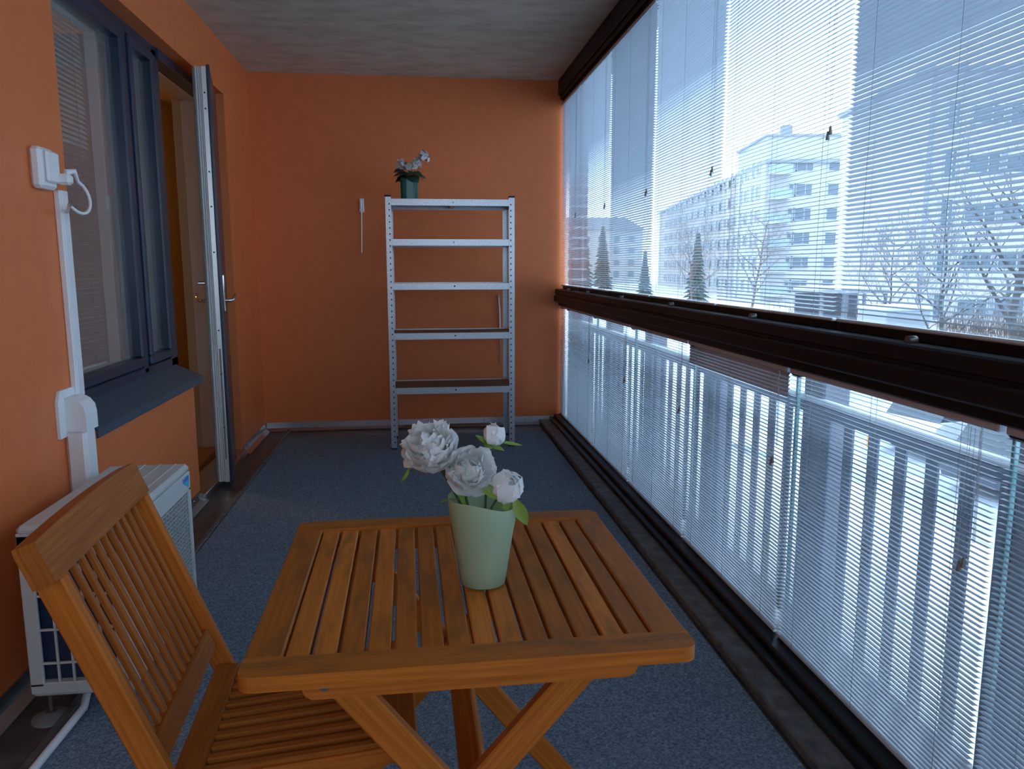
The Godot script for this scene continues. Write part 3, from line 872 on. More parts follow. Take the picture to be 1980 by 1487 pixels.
func long_block() -> void:
	# long apartment block: corner at (42.9, -91.9), long front runs down the street, gable faces us
	var d1 := Vector3(0.16624, 0, -0.98608)
	var d2 := Vector3(0.98608, 0, 0.16624)
	var o := thing("apartment_block", "long white apartment block with balconies across the street", "building", Vector3(42.9, GND, -91.9))
	var H := 19.2
	var xf := Transform3D(Basis(d2, Vector3.UP, -d1), Vector3.ZERO)      # local x along the gable, z towards us
	part("wall", mb().box(Vector3(6.5, H * 0.5 - 1.2, -46), Vector3(13, H - 2.4, 92), 0.0, xf), M.facade_cream, o)
	part("gable_tower", mb().box(Vector3(9.6, H * 0.5 + 0.4, -7), Vector3(20.0, H + 0.8, 14.05), 0.0, xf), M.facade_white, o)
	part("pilaster", mb().box(Vector3(10.9, H * 0.5, 0.25), Vector3(1.3, H, 0.6), 0.0, xf), M.facade_pink, o)
	part("roof_edge", mb().box(Vector3(6.5, H - 2.2, -46), Vector3(13.9, 0.35, 92.8), 0.0, xf), M.facade_grey, o)
	part("roof_cap", mb().box(Vector3(9.6, H + 0.9, -7), Vector3(20.5, 0.25, 14.5), 0.0, xf), M.facade_grey, o)
	part("chimney", mb().box(Vector3(3.0, H + 1.8, -4), Vector3(1.2, 1.8, 1.2), 0.0, xf), M.facade_grey, o)
	part("chimney", mb().box(Vector3(14.0, H + 1.8, -5), Vector3(1.4, 1.6, 1.2), 0.0, xf), M.facade_grey, o)
	var rows := []
	for k in 6:
		rows.append(2.0 + 2.92 * k)
	# gable windows
	facade_windows(o, Vector3.ZERO, d2, -d1, [4.2, 8.2], rows, 2.2, 1.5)
	facade_windows(o, d2 * 0.0, d2, -d1, [2.9], rows, 0.9, 1.5)
	facade_windows(o, Vector3.ZERO, d2, -d1, [13.6, 16.6], rows, 2.0, 1.5)
	# front windows along the street
	var cols := []
	for k in 14:
		cols.append(3.0 + 5.8 * k)
	facade_windows(o, d2 * -0.4, d1, -d2, cols, rows.slice(0, 6), 1.7, 1.5)
	var cols2 := []
	for k in 13:
		cols2.append(5.6 + 5.8 * k)
	facade_windows(o, d2 * -0.4, d1, -d2, cols2, rows.slice(0, 6), 0.9, 1.9)
	# balconies at the corner of the gable
	for k in 6:
		var b := mb()
		var y := 0.9 + 2.92 * k
		b.box(Vector3(1.2, y, 0.7), Vector3(2.6, 0.2, 1.4), 0.0, xf)
		var bal := part("balcony", b, M.facade_white, o)
		part("balustrade", mb().box(Vector3(1.2, y + 0.6, 1.36), Vector3(2.6, 1.0, 0.06), 0.0, xf).box(Vector3(-0.08, y + 0.6, 0.7), Vector3(0.06, 1.0, 1.35), 0.0, xf), M.balcony_glass, bal)
	for k in 4:
		var y := 3.8 + 2.92 * k
		var bal := part("balcony", mb().box(Vector3(15.0, y, 0.8), Vector3(6.0, 0.2, 1.6), 0.0, xf), M.facade_white, o)
		part("balustrade", mb().box(Vector3(15.0, y + 0.6, 1.56), Vector3(6.0, 1.0, 0.06), 0.0, xf), M.balcony_glass, bal)
	# downpipes
	for q in [12.0, 35.0, 58.0]:
		part("downpipe", mb().rod(d1 * q - d2 * 0.45, d1 * q - d2 * 0.45 + Vector3.UP * (H - 2.4), 0.09, 6), M.facade_grey, o)

func near_block() -> void:
	var d2 := Vector3(0.98608, 0, 0.16624)
	var d1 := Vector3(0.16624, 0, -0.98608)
	var o := thing("white_block", "white apartment block with window bands behind the bare trees", "building", Vector3(30.5, GND, -44.2))
	var xf := Transform3D(Basis(d2, Vector3.UP, -d1), Vector3.ZERO)
	part("wall", mb().box(Vector3(14, 7.9, -7), Vector3(28, 15.8, 14), 0.0, xf), M.facade_pink, o)
	part("roof_cap", mb().box(Vector3(14, 15.9, -7), Vector3(28.6, 0.3, 14.6), 0.0, xf), M.facade_grey, o)
	part("downpipe", mb().rod(d2 * 0.15 - d1 * 0.12, d2 * 0.15 - d1 * 0.12 + Vector3.UP * 15.5, 0.10, 6), M.facade_grey, o)
	var rows := []
	for k in 5:
		rows.append(1.9 + 2.86 * k)
	facade_windows(o, Vector3.ZERO, d2, -d1, [3.4, 5.6, 9.6, 11.8, 16.0, 18.2], rows, 1.9, 1.15)
	facade_windows(o, Vector3.ZERO, d2, -d1, [1.4, 7.6, 13.8], rows, 0.8, 1.7)
	for k in 5:
		for q in [4.5, 10.7, 17.1]:
			part("spandrel", mb().box(d2 * q - d1 * 0.05 + Vector3.UP * (1.9 + 2.86 * k), Vector3(0.32, 1.2, 0.12)), M.facade_grey, o)

func opposite_block() -> void:
	# the row of houses goes on across the yard, to the right of the picture
	var o := thing("yard_block", "pale apartment block across the yard, right of the white block", "building", Vector3(44, GND, 2))
	part("wall", mb().box(Vector3(6, 8.6, 0), Vector3(12, 17.2, 68)), M.facade_cream, o)
	part("roof_cap", mb().box(Vector3(6, 17.3, 0), Vector3(12.6, 0.3, 68.6)), M.facade_grey, o)
	var rows := []
	for k in 5:
		rows.append(2.2 + 3.0 * k)
	var cols := []
	for k in 14:
		cols.append(-31.0 + 4.7 * k)
	facade_windows(o, Vector3.ZERO, Vector3(0, 0, 1), Vector3(-1, 0, 0), cols, rows, 1.9, 1.4)

func tree(called: String, label: String, at: Vector3, hgt: float, depth: int, seed_: int, m: String, rad: float) -> void:
	var o := thing(called, label, "tree", at)
	var r := RandomNumberGenerator.new()
	r.seed = seed_
	var b := mb()
	var tips := []
	# trunk
	var pts := [Vector3.ZERO]
	var rads := [rad]
	var p := Vector3.ZERO
	for k in 5:
		p += Vector3(r.randf_range(-0.04, 0.04), 0.18, r.randf_range(-0.04, 0.04)) * hgt
		pts.append(p)
		rads.append(rad * (1.0 - 0.17 * (k + 1)))
	var tk := MB.new()
	tk.tube(pts, rads, 7, false)
	part("trunk", tk, M[m], o)
	var todo := []
	for k in 13:
		var f := lerpf(0.30, 0.98, k / 12.0) * 5.0
		var i := int(minf(f, 4.0))
		var q: Vector3 = pts[i].lerp(pts[i + 1], f - i)
		var an := k * 2.4 + r.randf() * 0.6
		var dir := Vector3(cos(an), r.randf_range(0.5, 1.1), sin(an)).normalized()
		todo.append([q, dir, hgt * lerpf(0.40, 0.20, k / 12.0), rad * lerpf(0.5, 0.22, k / 12.0), 0])
	while todo.size() > 0 and b.v.size() < 36000:
		var s: Array = todo.pop_front()
		var seg := 4
		var q: Vector3 = s[0]
		var dir: Vector3 = s[1]
		var ps := [q]
		var rs := [s[3]]
		for k in seg:
			dir = (dir + Vector3(r.randf_range(-0.25, 0.25), r.randf_range(-0.05, 0.18), r.randf_range(-0.25, 0.25))).normalized()
			q += dir * s[2] / seg
			ps.append(q)
			rs.append(maxf(s[3] * (1.0 - 0.2 * (k + 1)), 0.004))
			if s[4] < depth - 2:
				for c in (1 if s[4] != 1 else (k % 2)):
					var side := Vector3(r.randf_range(-1, 1), r.randf_range(-0.1, 0.9), r.randf_range(-1, 1)).normalized()
					todo.append([q, (dir * 0.7 + side).normalized(), s[2] * r.randf_range(0.42, 0.62), maxf(rs[-1] * 0.62, 0.005), s[4] + 1])
		b.tube(ps, rs, 4 if s[4] < 1 else 3, false)
	part("branches", b, M[m], o)

func car(at: Vector3, turn: float, paint: Material, label: String) -> void:
	var o := thing("parked_car", label, "car", at, turn)
	# local x along the car
	var body := PackedVector2Array([Vector2(-2.1, 0.28), Vector2(2.1, 0.28), Vector2(2.18, 0.55), Vector2(2.1, 0.78), Vector2(1.1, 0.92), Vector2(-1.9, 0.95), Vector2(-2.15, 0.85), Vector2(-2.18, 0.5)])
	part("body", mb().prism(body, 1.72, Transform3D(Basis.IDENTITY, Vector3(0, 0, -0.86))), paint, o)
	var cab := PackedVector2Array([Vector2(-1.95, 0.93), Vector2(1.15, 0.91), Vector2(0.45, 1.40), Vector2(-1.55, 1.42)])
	part("cabin_glass", mb().prism(cab, 1.5, Transform3D(Basis.IDENTITY, Vector3(0, 0, -0.75))), M.car_glass, o)
	var rf := PackedVector2Array([Vector2(-1.62, 1.40), Vector2(0.52, 1.38), Vector2(0.3, 1.47), Vector2(-1.45, 1.49)])
	part("roof", mb().prism(rf, 1.42, Transform3D(Basis.IDENTITY, Vector3(0, 0, -0.71))), paint, o)
	part("snow_cover", mb().box(Vector3(-0.55, 1.52, 0), Vector3(1.9, 0.09, 1.34), 0.03), M.snow, o)
	part("snow_hood", mb().box(Vector3(1.6, 0.90, 0), Vector3(0.85, 0.06, 1.4), 0.02), M.snow, o)
	for q in [[-1.35, 0.8], [1.35, 0.8], [-1.35, -0.8], [1.35, -0.8]]:
		part("wheel", mb().rod(Vector3(q[0], 0.31, q[1] - 0.1), Vector3(q[0], 0.31, q[1] + 0.1), 0.31, 14), M.tyre, o)

# ---------------------------------------------------------------- furniture
func board2(parent: Node3D, called: String, c: Vector3, s: Vector3, bev: float, k: int, round_end := 0.0) -> void:
	# a board whose weathered upper face has its own surface
	var top := mb()
	var rest := mb()
	var h := s * 0.5
	var tmp := mb()
	if round_end == 0.0:
		tmp.box(c, s, bev)
	else:
		# outline with its two outer corners rounded, chamfered along the top and bottom
		var pl := PackedVector2Array()
		var cr := 0.020
		for q in 7:
			var a := PI * 0.5 * q / 6.0
			pl.append(Vector2(h.x - cr + cr * sin(a), -h.z + cr - cr * cos(a)))
		pl.append(Vector2(h.x, h.z)); pl.append(Vector2(-h.x, h.z))
		for q in 7:
			var a := PI * 0.5 * (1.0 - q / 6.0)
			pl.append(Vector2(-h.x + cr - cr * sin(a), -h.z + cr - cr * cos(a)))
		var bs := Basis(Vector3.RIGHT, Vector3(0, 0, -round_end), Vector3(0, round_end, 0)) if round_end > 0.0 else Basis(Vector3.LEFT, Vector3(0, 0, 1), Vector3.UP)
		tmp.prism(pl, s.y, Transform3D(bs, c - Vector3(0, h.y, 0)))
	for i in range(0, tmp.ix.size(), 3):
		var up: bool = tmp.n[tmp.ix[i]].y > 0.5
		var dst: MB = top if up else rest
		for q in 3:
			var j := tmp.ix[i + q]
			dst.ix.append(dst.v.size())
			dst.v.append(tmp.v[j]); dst.n.append(tmp.n[j]); dst.t.append(tmp.t[j])
	var m := rest.put(top.put())
	var o := part(called, m, null, parent)
	o.set_surface_override_material(0, M["wood_top%d" % k])
	o.set_surface_override_material(1, M["wood_edge%d" % k])

func furniture() -> void:
	# ---- table: 0.63 x 0.625, top at 0.70
	var t := thing("folding_table", "square brown slatted folding table carrying the green vase", "table", Vector3(0.066, 0.0, -1.286), 0.012)
	var W := 0.632
	var D := 0.628
	var th := 0.022
	var yt := 0.70 - th * 0.5
	var bw := 0.052
	board2(t, "frame_board", Vector3(0, yt, D * 0.5 - bw * 0.5), Vector3(W, th, bw), 0.004, 0, 1.0)
	board2(t, "frame_board", Vector3(0, yt, -D * 0.5 + bw * 0.5), Vector3(W, th, bw), 0.004, 2, -1.0)
	board2(t, "frame_board", Vector3(-W * 0.5 + bw * 0.5, yt, 0), Vector3(bw, th, D - bw * 2.0), 0.0025, 2)
	board2(t, "frame_board", Vector3(W * 0.5 - bw * 0.5, yt, 0), Vector3(bw, th, D - bw * 2.0), 0.0025, 0)
	var inner := W - bw * 2.0
	var pitch := inner / 14.0
	for k in 14:
		board2(t, "slat", Vector3(-inner * 0.5 + pitch * (k + 0.5), yt - 0.001, 0), Vector3(pitch - 0.0052, th - 0.004, D - bw * 2.0 - 0.006), 0.002, [1, 3, 0, 1, 0, 2, 0, 3, 1, 2, 0, 2, 3, 2][k])
	# aprons
	for sz in [1.0, -1.0]:
		var pl := PackedVector2Array()
		for q in [[-0.235, 0.0], [0.235, 0.0], [0.235, -0.016], [0.231, -0.025], [0.222, -0.030], [-0.222, -0.030], [-0.231, -0.025], [-0.235, -0.016]]:
			pl.append(Vector2(q[0], q[1]))
		part("apron", mb().prism(pl, 0.022, Transform3D(Basis.IDENTITY, Vector3(0, 0.70 - th, sz * 0.278 - 0.011))), M.wood_edge1, t)
		part("bolt", mb().rod(Vector3(-0.205, 0.668, sz * 0.290 - 0.006), Vector3(-0.205, 0.668, sz * 0.290 + 0.002), 0.007, 12), M.bolt_steel, t)
	part("cross_rail", mb().box(Vector3(-0.20, 0.665, 0), Vector3(0.022, 0.024, 0.53), 0.003), M.wood_edge2, t)
	part("cross_rail", mb().box(Vector3(0.20, 0.665, 0), Vector3(0.022, 0.024, 0.53), 0.003), M.wood_edge3, t)
	# crossed legs
	for sz in [1.0, -1.0]:
		part("leg", mb().beam(Vector3(-0.195, 0.665, sz * 0.252), Vector3(0.305, 0.026, sz * 0.252), 0.046, 0.022, Vector3.BACK), M.wood_edge0, t)
		part("leg", mb().beam(Vector3(0.195, 0.665, sz * 0.227), Vector3(-0.370, 0.026, sz * 0.227), 0.046, 0.022, Vector3.BACK), M.wood_edge1, t)
	part("stretcher", mb().beam(Vector3(0.010, 0.40, 0.21), Vector3(0.010, 0.40, -0.21), 0.045, 0.022, Vector3(0.5, -0.85, 0)), M.wood_edge2, t)
	part("stretcher", mb().beam(Vector3(0.24, 0.09, 0.24), Vector3(0.24, 0.09, -0.24), 0.04, 0.022, Vector3(0.6, 0.8, 0)), M.wood_edge3, t)
	part("stretcher", mb().beam(Vector3(-0.28, 0.09, 0.21), Vector3(-0.28, 0.09, -0.21), 0.04, 0.022, Vector3(-0.6, 0.8, 0)), M.wood_edge3, t)

	# ---- folding chair facing +x, at the left of the table
	var c := thing("folding_chair", "brown slatted wooden folding chair pushed to the table's left side", "chair", Vector3(-0.36, 0.0, -1.345), 0.05)
	var zn := 0.205
	var bt := Vector3(-0.204, 0.830, 0)     # top of the back, local
	var bb := Vector3(0.112, 0.018, 0)      # foot in front
	var dir := (bb - bt).normalized()
	var fwd := Vector3(-dir.y, dir.x, 0)   # out of the back's front face
	if fwd.x < 0: fwd = -fwd
	for sz in [1.0, -1.0]:
		var o := Vector3(0, 0, sz * zn)
		part("back_post", mb().beam(bt + dir * 0.050 + o, bb + o, 0.022, 0.040, fwd), M.wood_edge0 if sz > 0 else M.wood_edge1, c)
	# top rail, gently bowed upper edge
	var rail := PackedVector2Array()
	for k in 11:
		var z := -0.227 + 0.454 * k / 10.0
		rail.append(Vector2(z, 0.030 + 0.006 * (1.0 - pow(z / 0.227, 2.0))))
	rail.append(Vector2(0.230, 0.02)); rail.append(Vector2(0.230, -0.035)); rail.append(Vector2(-0.230, -0.035)); rail.append(Vector2(-0.230, 0.02))
	var rb := Basis(Vector3(0, 0, 1), -dir, fwd)
	part("top_rail", mb().prism(rail, 0.034, Transform3D(rb, bt + dir * 0.016 - fwd * 0.016)), M.chair_wood, c)
	part("back_rail", mb().beam(bt + dir * 0.375 + Vector3(0, 0, 0.20), bt + dir * 0.375 + Vector3(0, 0, -0.20), 0.045, 0.020, fwd), M.chair_wood, c)
	for k in 11:
		var z := lerpf(-0.165, 0.165, k / 10.0)
		part("back_slat", mb().beam(bt + dir * 0.045 + Vector3(0, 0, z), bt + dir * 0.355 + Vector3(0, 0, z), 0.0125, 0.010, fwd, 0.002), M.chair_wood, c)
	# seat
	var sa := Vector3(-0.030, 0.418, 0)
	var sb := Vector3(0.315, 0.440, 0)
	var sd := (sb - sa).normalized()
	part("seat_rail", mb().beam(sa + Vector3(0, 0, 0.185), sa + Vector3(0, 0, -0.185), 0.048, 0.022, Vector3.UP), M.chair_wood, c)
	part("seat_rail", mb().beam(sb + Vector3(0, 0, 0.185), sb + Vector3(0, 0, -0.185), 0.048, 0.022, Vector3.UP), M.chair_wood, c)
	for sz in [1.0, -1.0]:
		part("seat_side", mb().beam(sa + Vector3(0, -0.012, sz * 0.165), sb + Vector3(0, -0.012, sz * 0.165), 0.024, 0.030, Vector3.UP), M.wood_edge1, c)
	for k in 11:
		var z := lerpf(-0.160, 0.160, k / 10.0)
		part("seat_slat", mb().beam(sa + sd * 0.024 + Vector3(0, 0.004, z), sb - sd * 0.024 + Vector3(0, 0.004, z), 0.017, 0.013, Vector3.UP, 0.002), M.chair_wood, c)
	for sz in [1.0, -1.0]:
		part("rear_leg", mb().beam(Vector3(0.285, 0.415, sz * 0.140), Vector3(-0.215, 0.022, sz * 0.140), 0.038, 0.022, Vector3.BACK), M.wood_edge2, c)
	part("leg_brace", mb().beam(Vector3(-0.15, 0.065, 0.15), Vector3(-0.15, 0.065, -0.15), 0.03, 0.02, Vector3.UP), M.wood_edge2, c)

	# ---- metal shelf
	var s := thing("metal_shelf", "tall galvanised steel shelf with five levels against the orange wall", "shelf", Vector3(0.229, 0.0065, -5.33))
	var hx := 0.420
	var hz := 0.19
	var hs := 1.675
	for sx in [-1.0, 1.0]:
		for sz in [-1.0, 1.0]:
			var px: float = sx * hx
			var pz: float = sz * hz
			var b := mb()
			b.box(Vector3(px - sx * 0.018, hs * 0.5, pz), Vector3(0.036, hs, 0.002))
			b.box(Vector3(px, hs * 0.5, pz - sz * 0.018), Vector3(0.002, hs, 0.036))
			var up := part("upright", b, M.galvanised, s)
			var sl := mb()
			for k in 42:
				sl.box(Vector3(px - sx * 0.024, 0.05 + k * 0.0385, pz + sz * 0.0006), Vector3(0.008, 0.010, 0.0022))
				sl.box(Vector3(px + sx * 0.0006, 0.05 + k * 0.0385, pz - sz * 0.020), Vector3(0.0022, 0.010, 0.008))
			part("slots", sl, M.slot_dark, up).set_meta("kind", "stuff")
			part("cap", mb().box(Vector3(px - sx * 0.016, hs + 0.004, pz - sz * 0.016), Vector3(0.042, 0.012, 0.042), 0.003), M.plastic_black, s)
			part("foot", mb().box(Vector3(px - sx * 0.016, 0.0055, pz - sz * 0.016), Vector3(0.042, 0.010, 0.042), 0.003), M.plastic_black, s)
	var lv := 0
	for y in [1.662, 1.405, 1.118, 0.789, 0.421]:
		var beam := mb()
		beam.box(Vector3(0, y - 0.022, hz - 0.003), Vector3(hx * 2.0 - 0.072, 0.044, 0.003), 0.001)
		part("beam", beam, M.galvanised, s)
		part("beam", mb().box(Vector3(0, y - 0.022, -hz + 0.003), Vector3(hx * 2.0 - 0.072, 0.044, 0.003), 0.001), M.galvanised, s)
		for sx in [-1.0, 1.0]:
			part("side_beam", mb().box(Vector3(sx * (hx - 0.003), y - 0.022, 0), Vector3(0.003, 0.044, hz * 2.0 - 0.07), 0.001), M.galvanised, s)
		part("centre_brace", mb().box(Vector3(0.02, y - 0.026, 0), Vector3(0.03, 0.020, hz * 2.0 - 0.02), 0.002), M.galvanised, s)
		part("rivet", mb().box(Vector3(0.02, y - 0.020, hz), Vector3(0.010, 0.010, 0.004), 0.002), M.slot_dark if lv > 1 else M.white_plastic, s)
		part("board", mb().box(Vector3(0, y - 0.012, 0), Vector3(hx * 2.0 - 0.012, 0.008, hz * 2.0 - 0.012), 0.001), M.hardboard, s)
		lv += 1

	# ---- heat pump outdoor unit, front facing +x
	var a := thing("heat_pump", "white outdoor heat pump unit behind the chair by the left wall", "heat pump", Vector3(-0.92, 0.006, -2.37))
	var zx := 0.315   # half length along z
	var xx := 0.130   # half depth along x
	# casing: top with ridges, back, far end, frames
	part("top_panel", mb().box(Vector3(0, 0.545, 0), Vector3(xx * 2.0, 0.028, zx * 2.0), 0.010), M.pump_casing, a)
	for k in 4:
		part("top_ridge", mb().box(Vector3(-0.06 + 0.05 * k, 0.5605, -0.02), Vector3(0.006, 0.004, zx * 1.8), 0.0015), M.pump_casing, a)
	part("base_pan", mb().box(Vector3(0, 0.10, 0), Vector3(xx * 2.0 - 0.006, 0.04, zx * 2.0 - 0.006), 0.006), M.pump_casing, a)
	part("back_panel", mb().box(Vector3(-xx + 0.006, 0.32, 0), Vector3(0.008, 0.44, zx * 2.0 - 0.01), 0.002), M.pump_casing, a)
	part("far_panel", mb().box(Vector3(0, 0.32, -zx + 0.006), Vector3(xx * 2.0 - 0.02, 0.44, 0.01), 0.002), M.pump_casing, a)
	part("coil", mb().box(Vector3(0, 0.32, 0), Vector3(xx * 2.0 - 0.05, 0.42, zx * 2.0 - 0.05)), M.pump_coil, a)
	# side facing the viewer: white frame with large openings
	var sf := mb()
	for q in [-0.112, 0.112]:
		sf.box(Vector3(q, 0.325, zx - 0.006), Vector3(0.036, 0.43, 0.012), 0.003)
	sf.box(Vector3(0, 0.105, zx - 0.006), Vector3(0.26, 0.032, 0.012), 0.003)
	sf.box(Vector3(0, 0.505, zx - 0.006), Vector3(0.26, 0.06, 0.012), 0.003)
	part("side_frame", sf, M.pump_casing, a)
	for q in 4:
		part("side_bar", mb().box(Vector3(-0.0565 + 0.038 * q, 0.30, zx - 0.006), Vector3(0.006, 0.38, 0.010), 0.002), M.pump_casing, a)
	for q in 3:
		part("side_bar", mb().box(Vector3(0, 0.175 + 0.095 * q, zx - 0.006), Vector3(0.20, 0.006, 0.010), 0.002), M.pump_casing, a)
	# front: frame and fine grille
	var ff := mb()
	ff.box(Vector3(xx - 0.005, 0.500, 0), Vector3(0.012, 0.066, zx * 2.0 - 0.004), 0.003)
	ff.box(Vector3(xx - 0.005, 0.105, 0), Vector3(0.012, 0.05, zx * 2.0 - 0.004), 0.003)
	ff.box(Vector3(xx - 0.005, 0.30, -zx + 0.014), Vector3(0.012, 0.36, 0.024), 0.003)
	ff.box(Vector3(xx - 0.005, 0.30, zx - 0.07), Vector3(0.012, 0.36, 0.13), 0.003)
	part("front_frame", ff, M.pump_casing, a)
	part("grille_backing", mb().box(Vector3(xx - 0.018, 0.30, -0.05), Vector3(0.006, 0.36, 0.49)), M.grey_rubber, a)
	for q in 25:
		part("grille_bar", mb().box(Vector3(xx - 0.006, 0.135 + q * 0.0140, -0.055), Vector3(0.006, 0.0035, 0.47)), M.pump_grille, a)
	for q in 17:
		part("grille_bar", mb().box(Vector3(xx - 0.005, 0.30, -0.285 + q * 0.0285), Vector3(0.006, 0.345, 0.0035)), M.pump_grille, a)
	# maker's mark
	var lg := part("logo_triangle", mb().prism(PackedVector2Array([Vector2(-0.032, 0.0), Vector2(0.034, 0.0), Vector2(0.020, -0.024)]), 0.0012), M.logo_cyan, a, Vector3(xx + 0.0012, 0.508, -zx + 0.050))
	lg.rotation.y = PI / 2
	var tm := TextMesh.new()
	tm.text = "DAIKIN"
	tm.font_size = 16
	tm.pixel_size = 0.00125
	tm.depth = 0.0012
	var tx := part("logo_letters", tm, M.logo_blue, a, Vector3(xx + 0.0014, 0.517, -zx + 0.052))
	tx.rotation.y = PI / 2
	for q in [[-0.105, 0.27], [0.105, 0.27], [-0.105, -0.27], [0.105, -0.27]]:
		var ft := part("foot", mb().lathe([Vector2(0.0, 0.020), Vector2(0.018, 0.020), Vector2(0.024, 0.014), Vector2(0.036, 0.010), Vector2(0.050, 0.005), Vector2(0.050, 0.0)], 20), M.grey_rubber, a, Vector3(q[0], 0.0 if q[0] > 0.0 else -0.006, q[1]))
		part("bolt", mb().rod(Vector3(0, 0.015, 0), Vector3(0, 0.085, 0), 0.005, 8), M.bolt_steel, ft)

func small_things() -> void:
	# socket, plug with cable loop
	var so := thing("wall_socket", "white square wall socket with a hinged cover on the orange wall", "socket", Vector3(WL, 1.535, -2.62))
	part("housing", mb().box(Vector3(0.018, 0, 0), Vector3(0.036, 0.125, 0.105), 0.010), M.white_plastic, so)
	part("cover", mb().box(Vector3(0.042, 0.005, -0.008), Vector3(0.012, 0.095, 0.080), 0.005), M.white_plastic, so)
	var pg := thing("power_plug", "white plug with a looped cable in the wall socket", "plug", Vector3(WL, 1.52, -2.66))
	part("plug_body", mb().box(Vector3(0.060, -0.012, -0.01), Vector3(0.040, 0.034, 0.034), 0.008), M.white_plastic, pg)
	var loop := []
	var rads := []
	for k in 15:
		var a := lerpf(-0.9, PI * 1.25, k / 14.0)
		loop.append(Vector3(0.075 + 0.010 * sin(a), -0.062 + 0.052 * cos(a + 0.25) , -0.055 - 0.070 * sin(a)))
		rads.append(0.0052)
	part("cable", mb().tube([Vector3(0.062, 0.010, -0.01), Vector3(0.080, 0.016, -0.03)] + loop.slice(3) + [Vector3(0.03, -0.11, -0.075)], [0.010, 0.009] + rads.slice(3) + [0.005], 8), M.white_plastic, pg)
	# slim cable conduit
	var cd := thing("cable_conduit", "slim white cable conduit running down from the wall socket", "conduit", Vector3(WL, 0.80, -2.745))
	part("channel", mb().box(Vector3(0.010, 0.34, 0), Vector3(0.020, 0.68, 0.060), 0.003), M.white_plastic, cd)
	part("lid", mb().box(Vector3(0.021, 0.34, 0), Vector3(0.006, 0.68, 0.044), 0.002), M.white_plastic, cd)
	# wide pipe duct with elbow
	var du := thing("pipe_duct", "wide white pipe duct with an elbow above the heat pump", "duct", Vector3(WL, 0.07, -2.68))
	part("trunking", mb().box(Vector3(0.034, 0.30, 0), Vector3(0.068, 0.66, 0.085), 0.012), M.white_plastic, du)
	var pf := PackedVector2Array([Vector2(0, 0), Vector2(0.074, 0), Vector2(0.074, 0.055), Vector2(0.070, 0.080), Vector2(0.056, 0.100), Vector2(0.036, 0.112), Vector2(0.0, 0.115)])
	part("elbow", mb().prism(pf, 0.092, Transform3D(Basis.IDENTITY, Vector3(0, 0.625, -0.046))), M.white_plastic, du)
	part("wall_plate", mb().prism(PackedVector2Array([Vector2(-0.07, -0.01), Vector2(0.07, -0.01), Vector2(0.07, 0.11), Vector2(0.05, 0.145), Vector2(-0.05, 0.145), Vector2(-0.07, 0.11)]), 0.010, Transform3D(Basis(Vector3(0, 0, -1), Vector3.UP, Vector3(1, 0, 0)), Vector3(0.001, 0.62, 0.02))), M.white_plastic, du)
	# drain pipe on the floor
	var dp := thing("drain_pipe", "thin white drain pipe on the floor below the heat pump", "pipe", Vector3(-0.94, 0.0, -2.1))
	part("pipe", mb().tube([Vector3(0.0, 0.075, -0.05), Vector3(0.0, 0.024, 0.0), Vector3(-0.012, 0.020, 0.25), Vector3(-0.03, 0.020, 0.8)], [0.011, 0.011, 0.011, 0.011], 10), M.white_plastic, dp)

	# wall bracket with a thin hanging rod on the back wall
	var hb := thing("wall_bracket", "small white bracket with a thin rod on the orange back wall", "bracket", Vector3(-0.392, 1.68, DZ))
	part("plate", mb().box(Vector3(0, 0, 0.008), Vector3(0.034, 0.100, 0.016), 0.004), M.white_plastic, hb)
	part("clip", mb().box(Vector3(-0.004, 0.01, 0.020), Vector3(0.012, 0.060, 0.012), 0.003), M.aluminium, hb)
	part("rod", mb().rod(Vector3(-0.002, -0.045, 0.014), Vector3(-0.010, -0.345, 0.014), 0.0045, 8), M.aluminium, hb)
	# second rod low behind the shelf
	var rd := thing("hanging_rod", "thin grey rod on the back wall seen through the shelf", "rod", Vector3(0.62, 1.01, DZ))
	part("hook", mb().rod(Vector3(0, 0, 0.002), Vector3(0, 0, 0.022), 0.010, 10), M.bolt_steel, rd)
	part("rod", mb().tube([Vector3(0, -0.01, 0.016), Vector3(0.006, -0.12, 0.02), Vector3(0.010, -0.30, 0.016)], [0.006, 0.008, 0.007], 8), M.aluminium, rd)
	part("cable", mb().tube([Vector3(0.010, -0.30, 0.016), Vector3(0.016, -0.42, 0.012), Vector3(0.012, -0.50, 0.012), Vector3(0.004, -0.53, 0.014)], [0.004, 0.003, 0.003, 0.003], 6), M.cord, rd)

	# green glazed pot
	var yt := 1.662 + 0.006 - 0.0075
	var pt := thing("green_pot", "glossy green square ceramic pot on top of the metal shelf", "pot", Vector3(-0.037, 1.6605, -5.255))
	var prof := mb()
	var hb2 := 0.055
	var ht := 0.058
	var H := 0.146
	# tapered square shell with rounded corners, open at the top
	var ring := func(h: float, y: float) -> Array:
		var rr := []
		for k in 24:
			var a := TAU * k / 24.0
			var cx := cos(a)
			var cz := sin(a)
			var e := pow(pow(absf(cx), 8.0) + pow(absf(cz), 8.0), -1.0 / 8.0)
			rr.append(Vector3(cx * e * h, y, cz * e * h))
		return rr
	var rings := [ring.call(hb2 * 0.2, 0.0), ring.call(hb2 - 0.003, 0.0), ring.call(hb2, 0.004), ring.call(ht, H - 0.003), ring.call(ht - 0.002, H), ring.call(ht - 0.006, H - 0.003), ring.call(hb2 - 0.006, 0.05)]
	prof.grid(rings.size(), 25, func(i: int, j: int): return rings[i][(24 - j) % 24], true)
	part("body", prof, M.green_glaze, pt)
	part("soil", mb().box(Vector3(0, H - 0.022, 0), Vector3(0.096, 0.012, 0.096), 0.003), M.soil, pt)

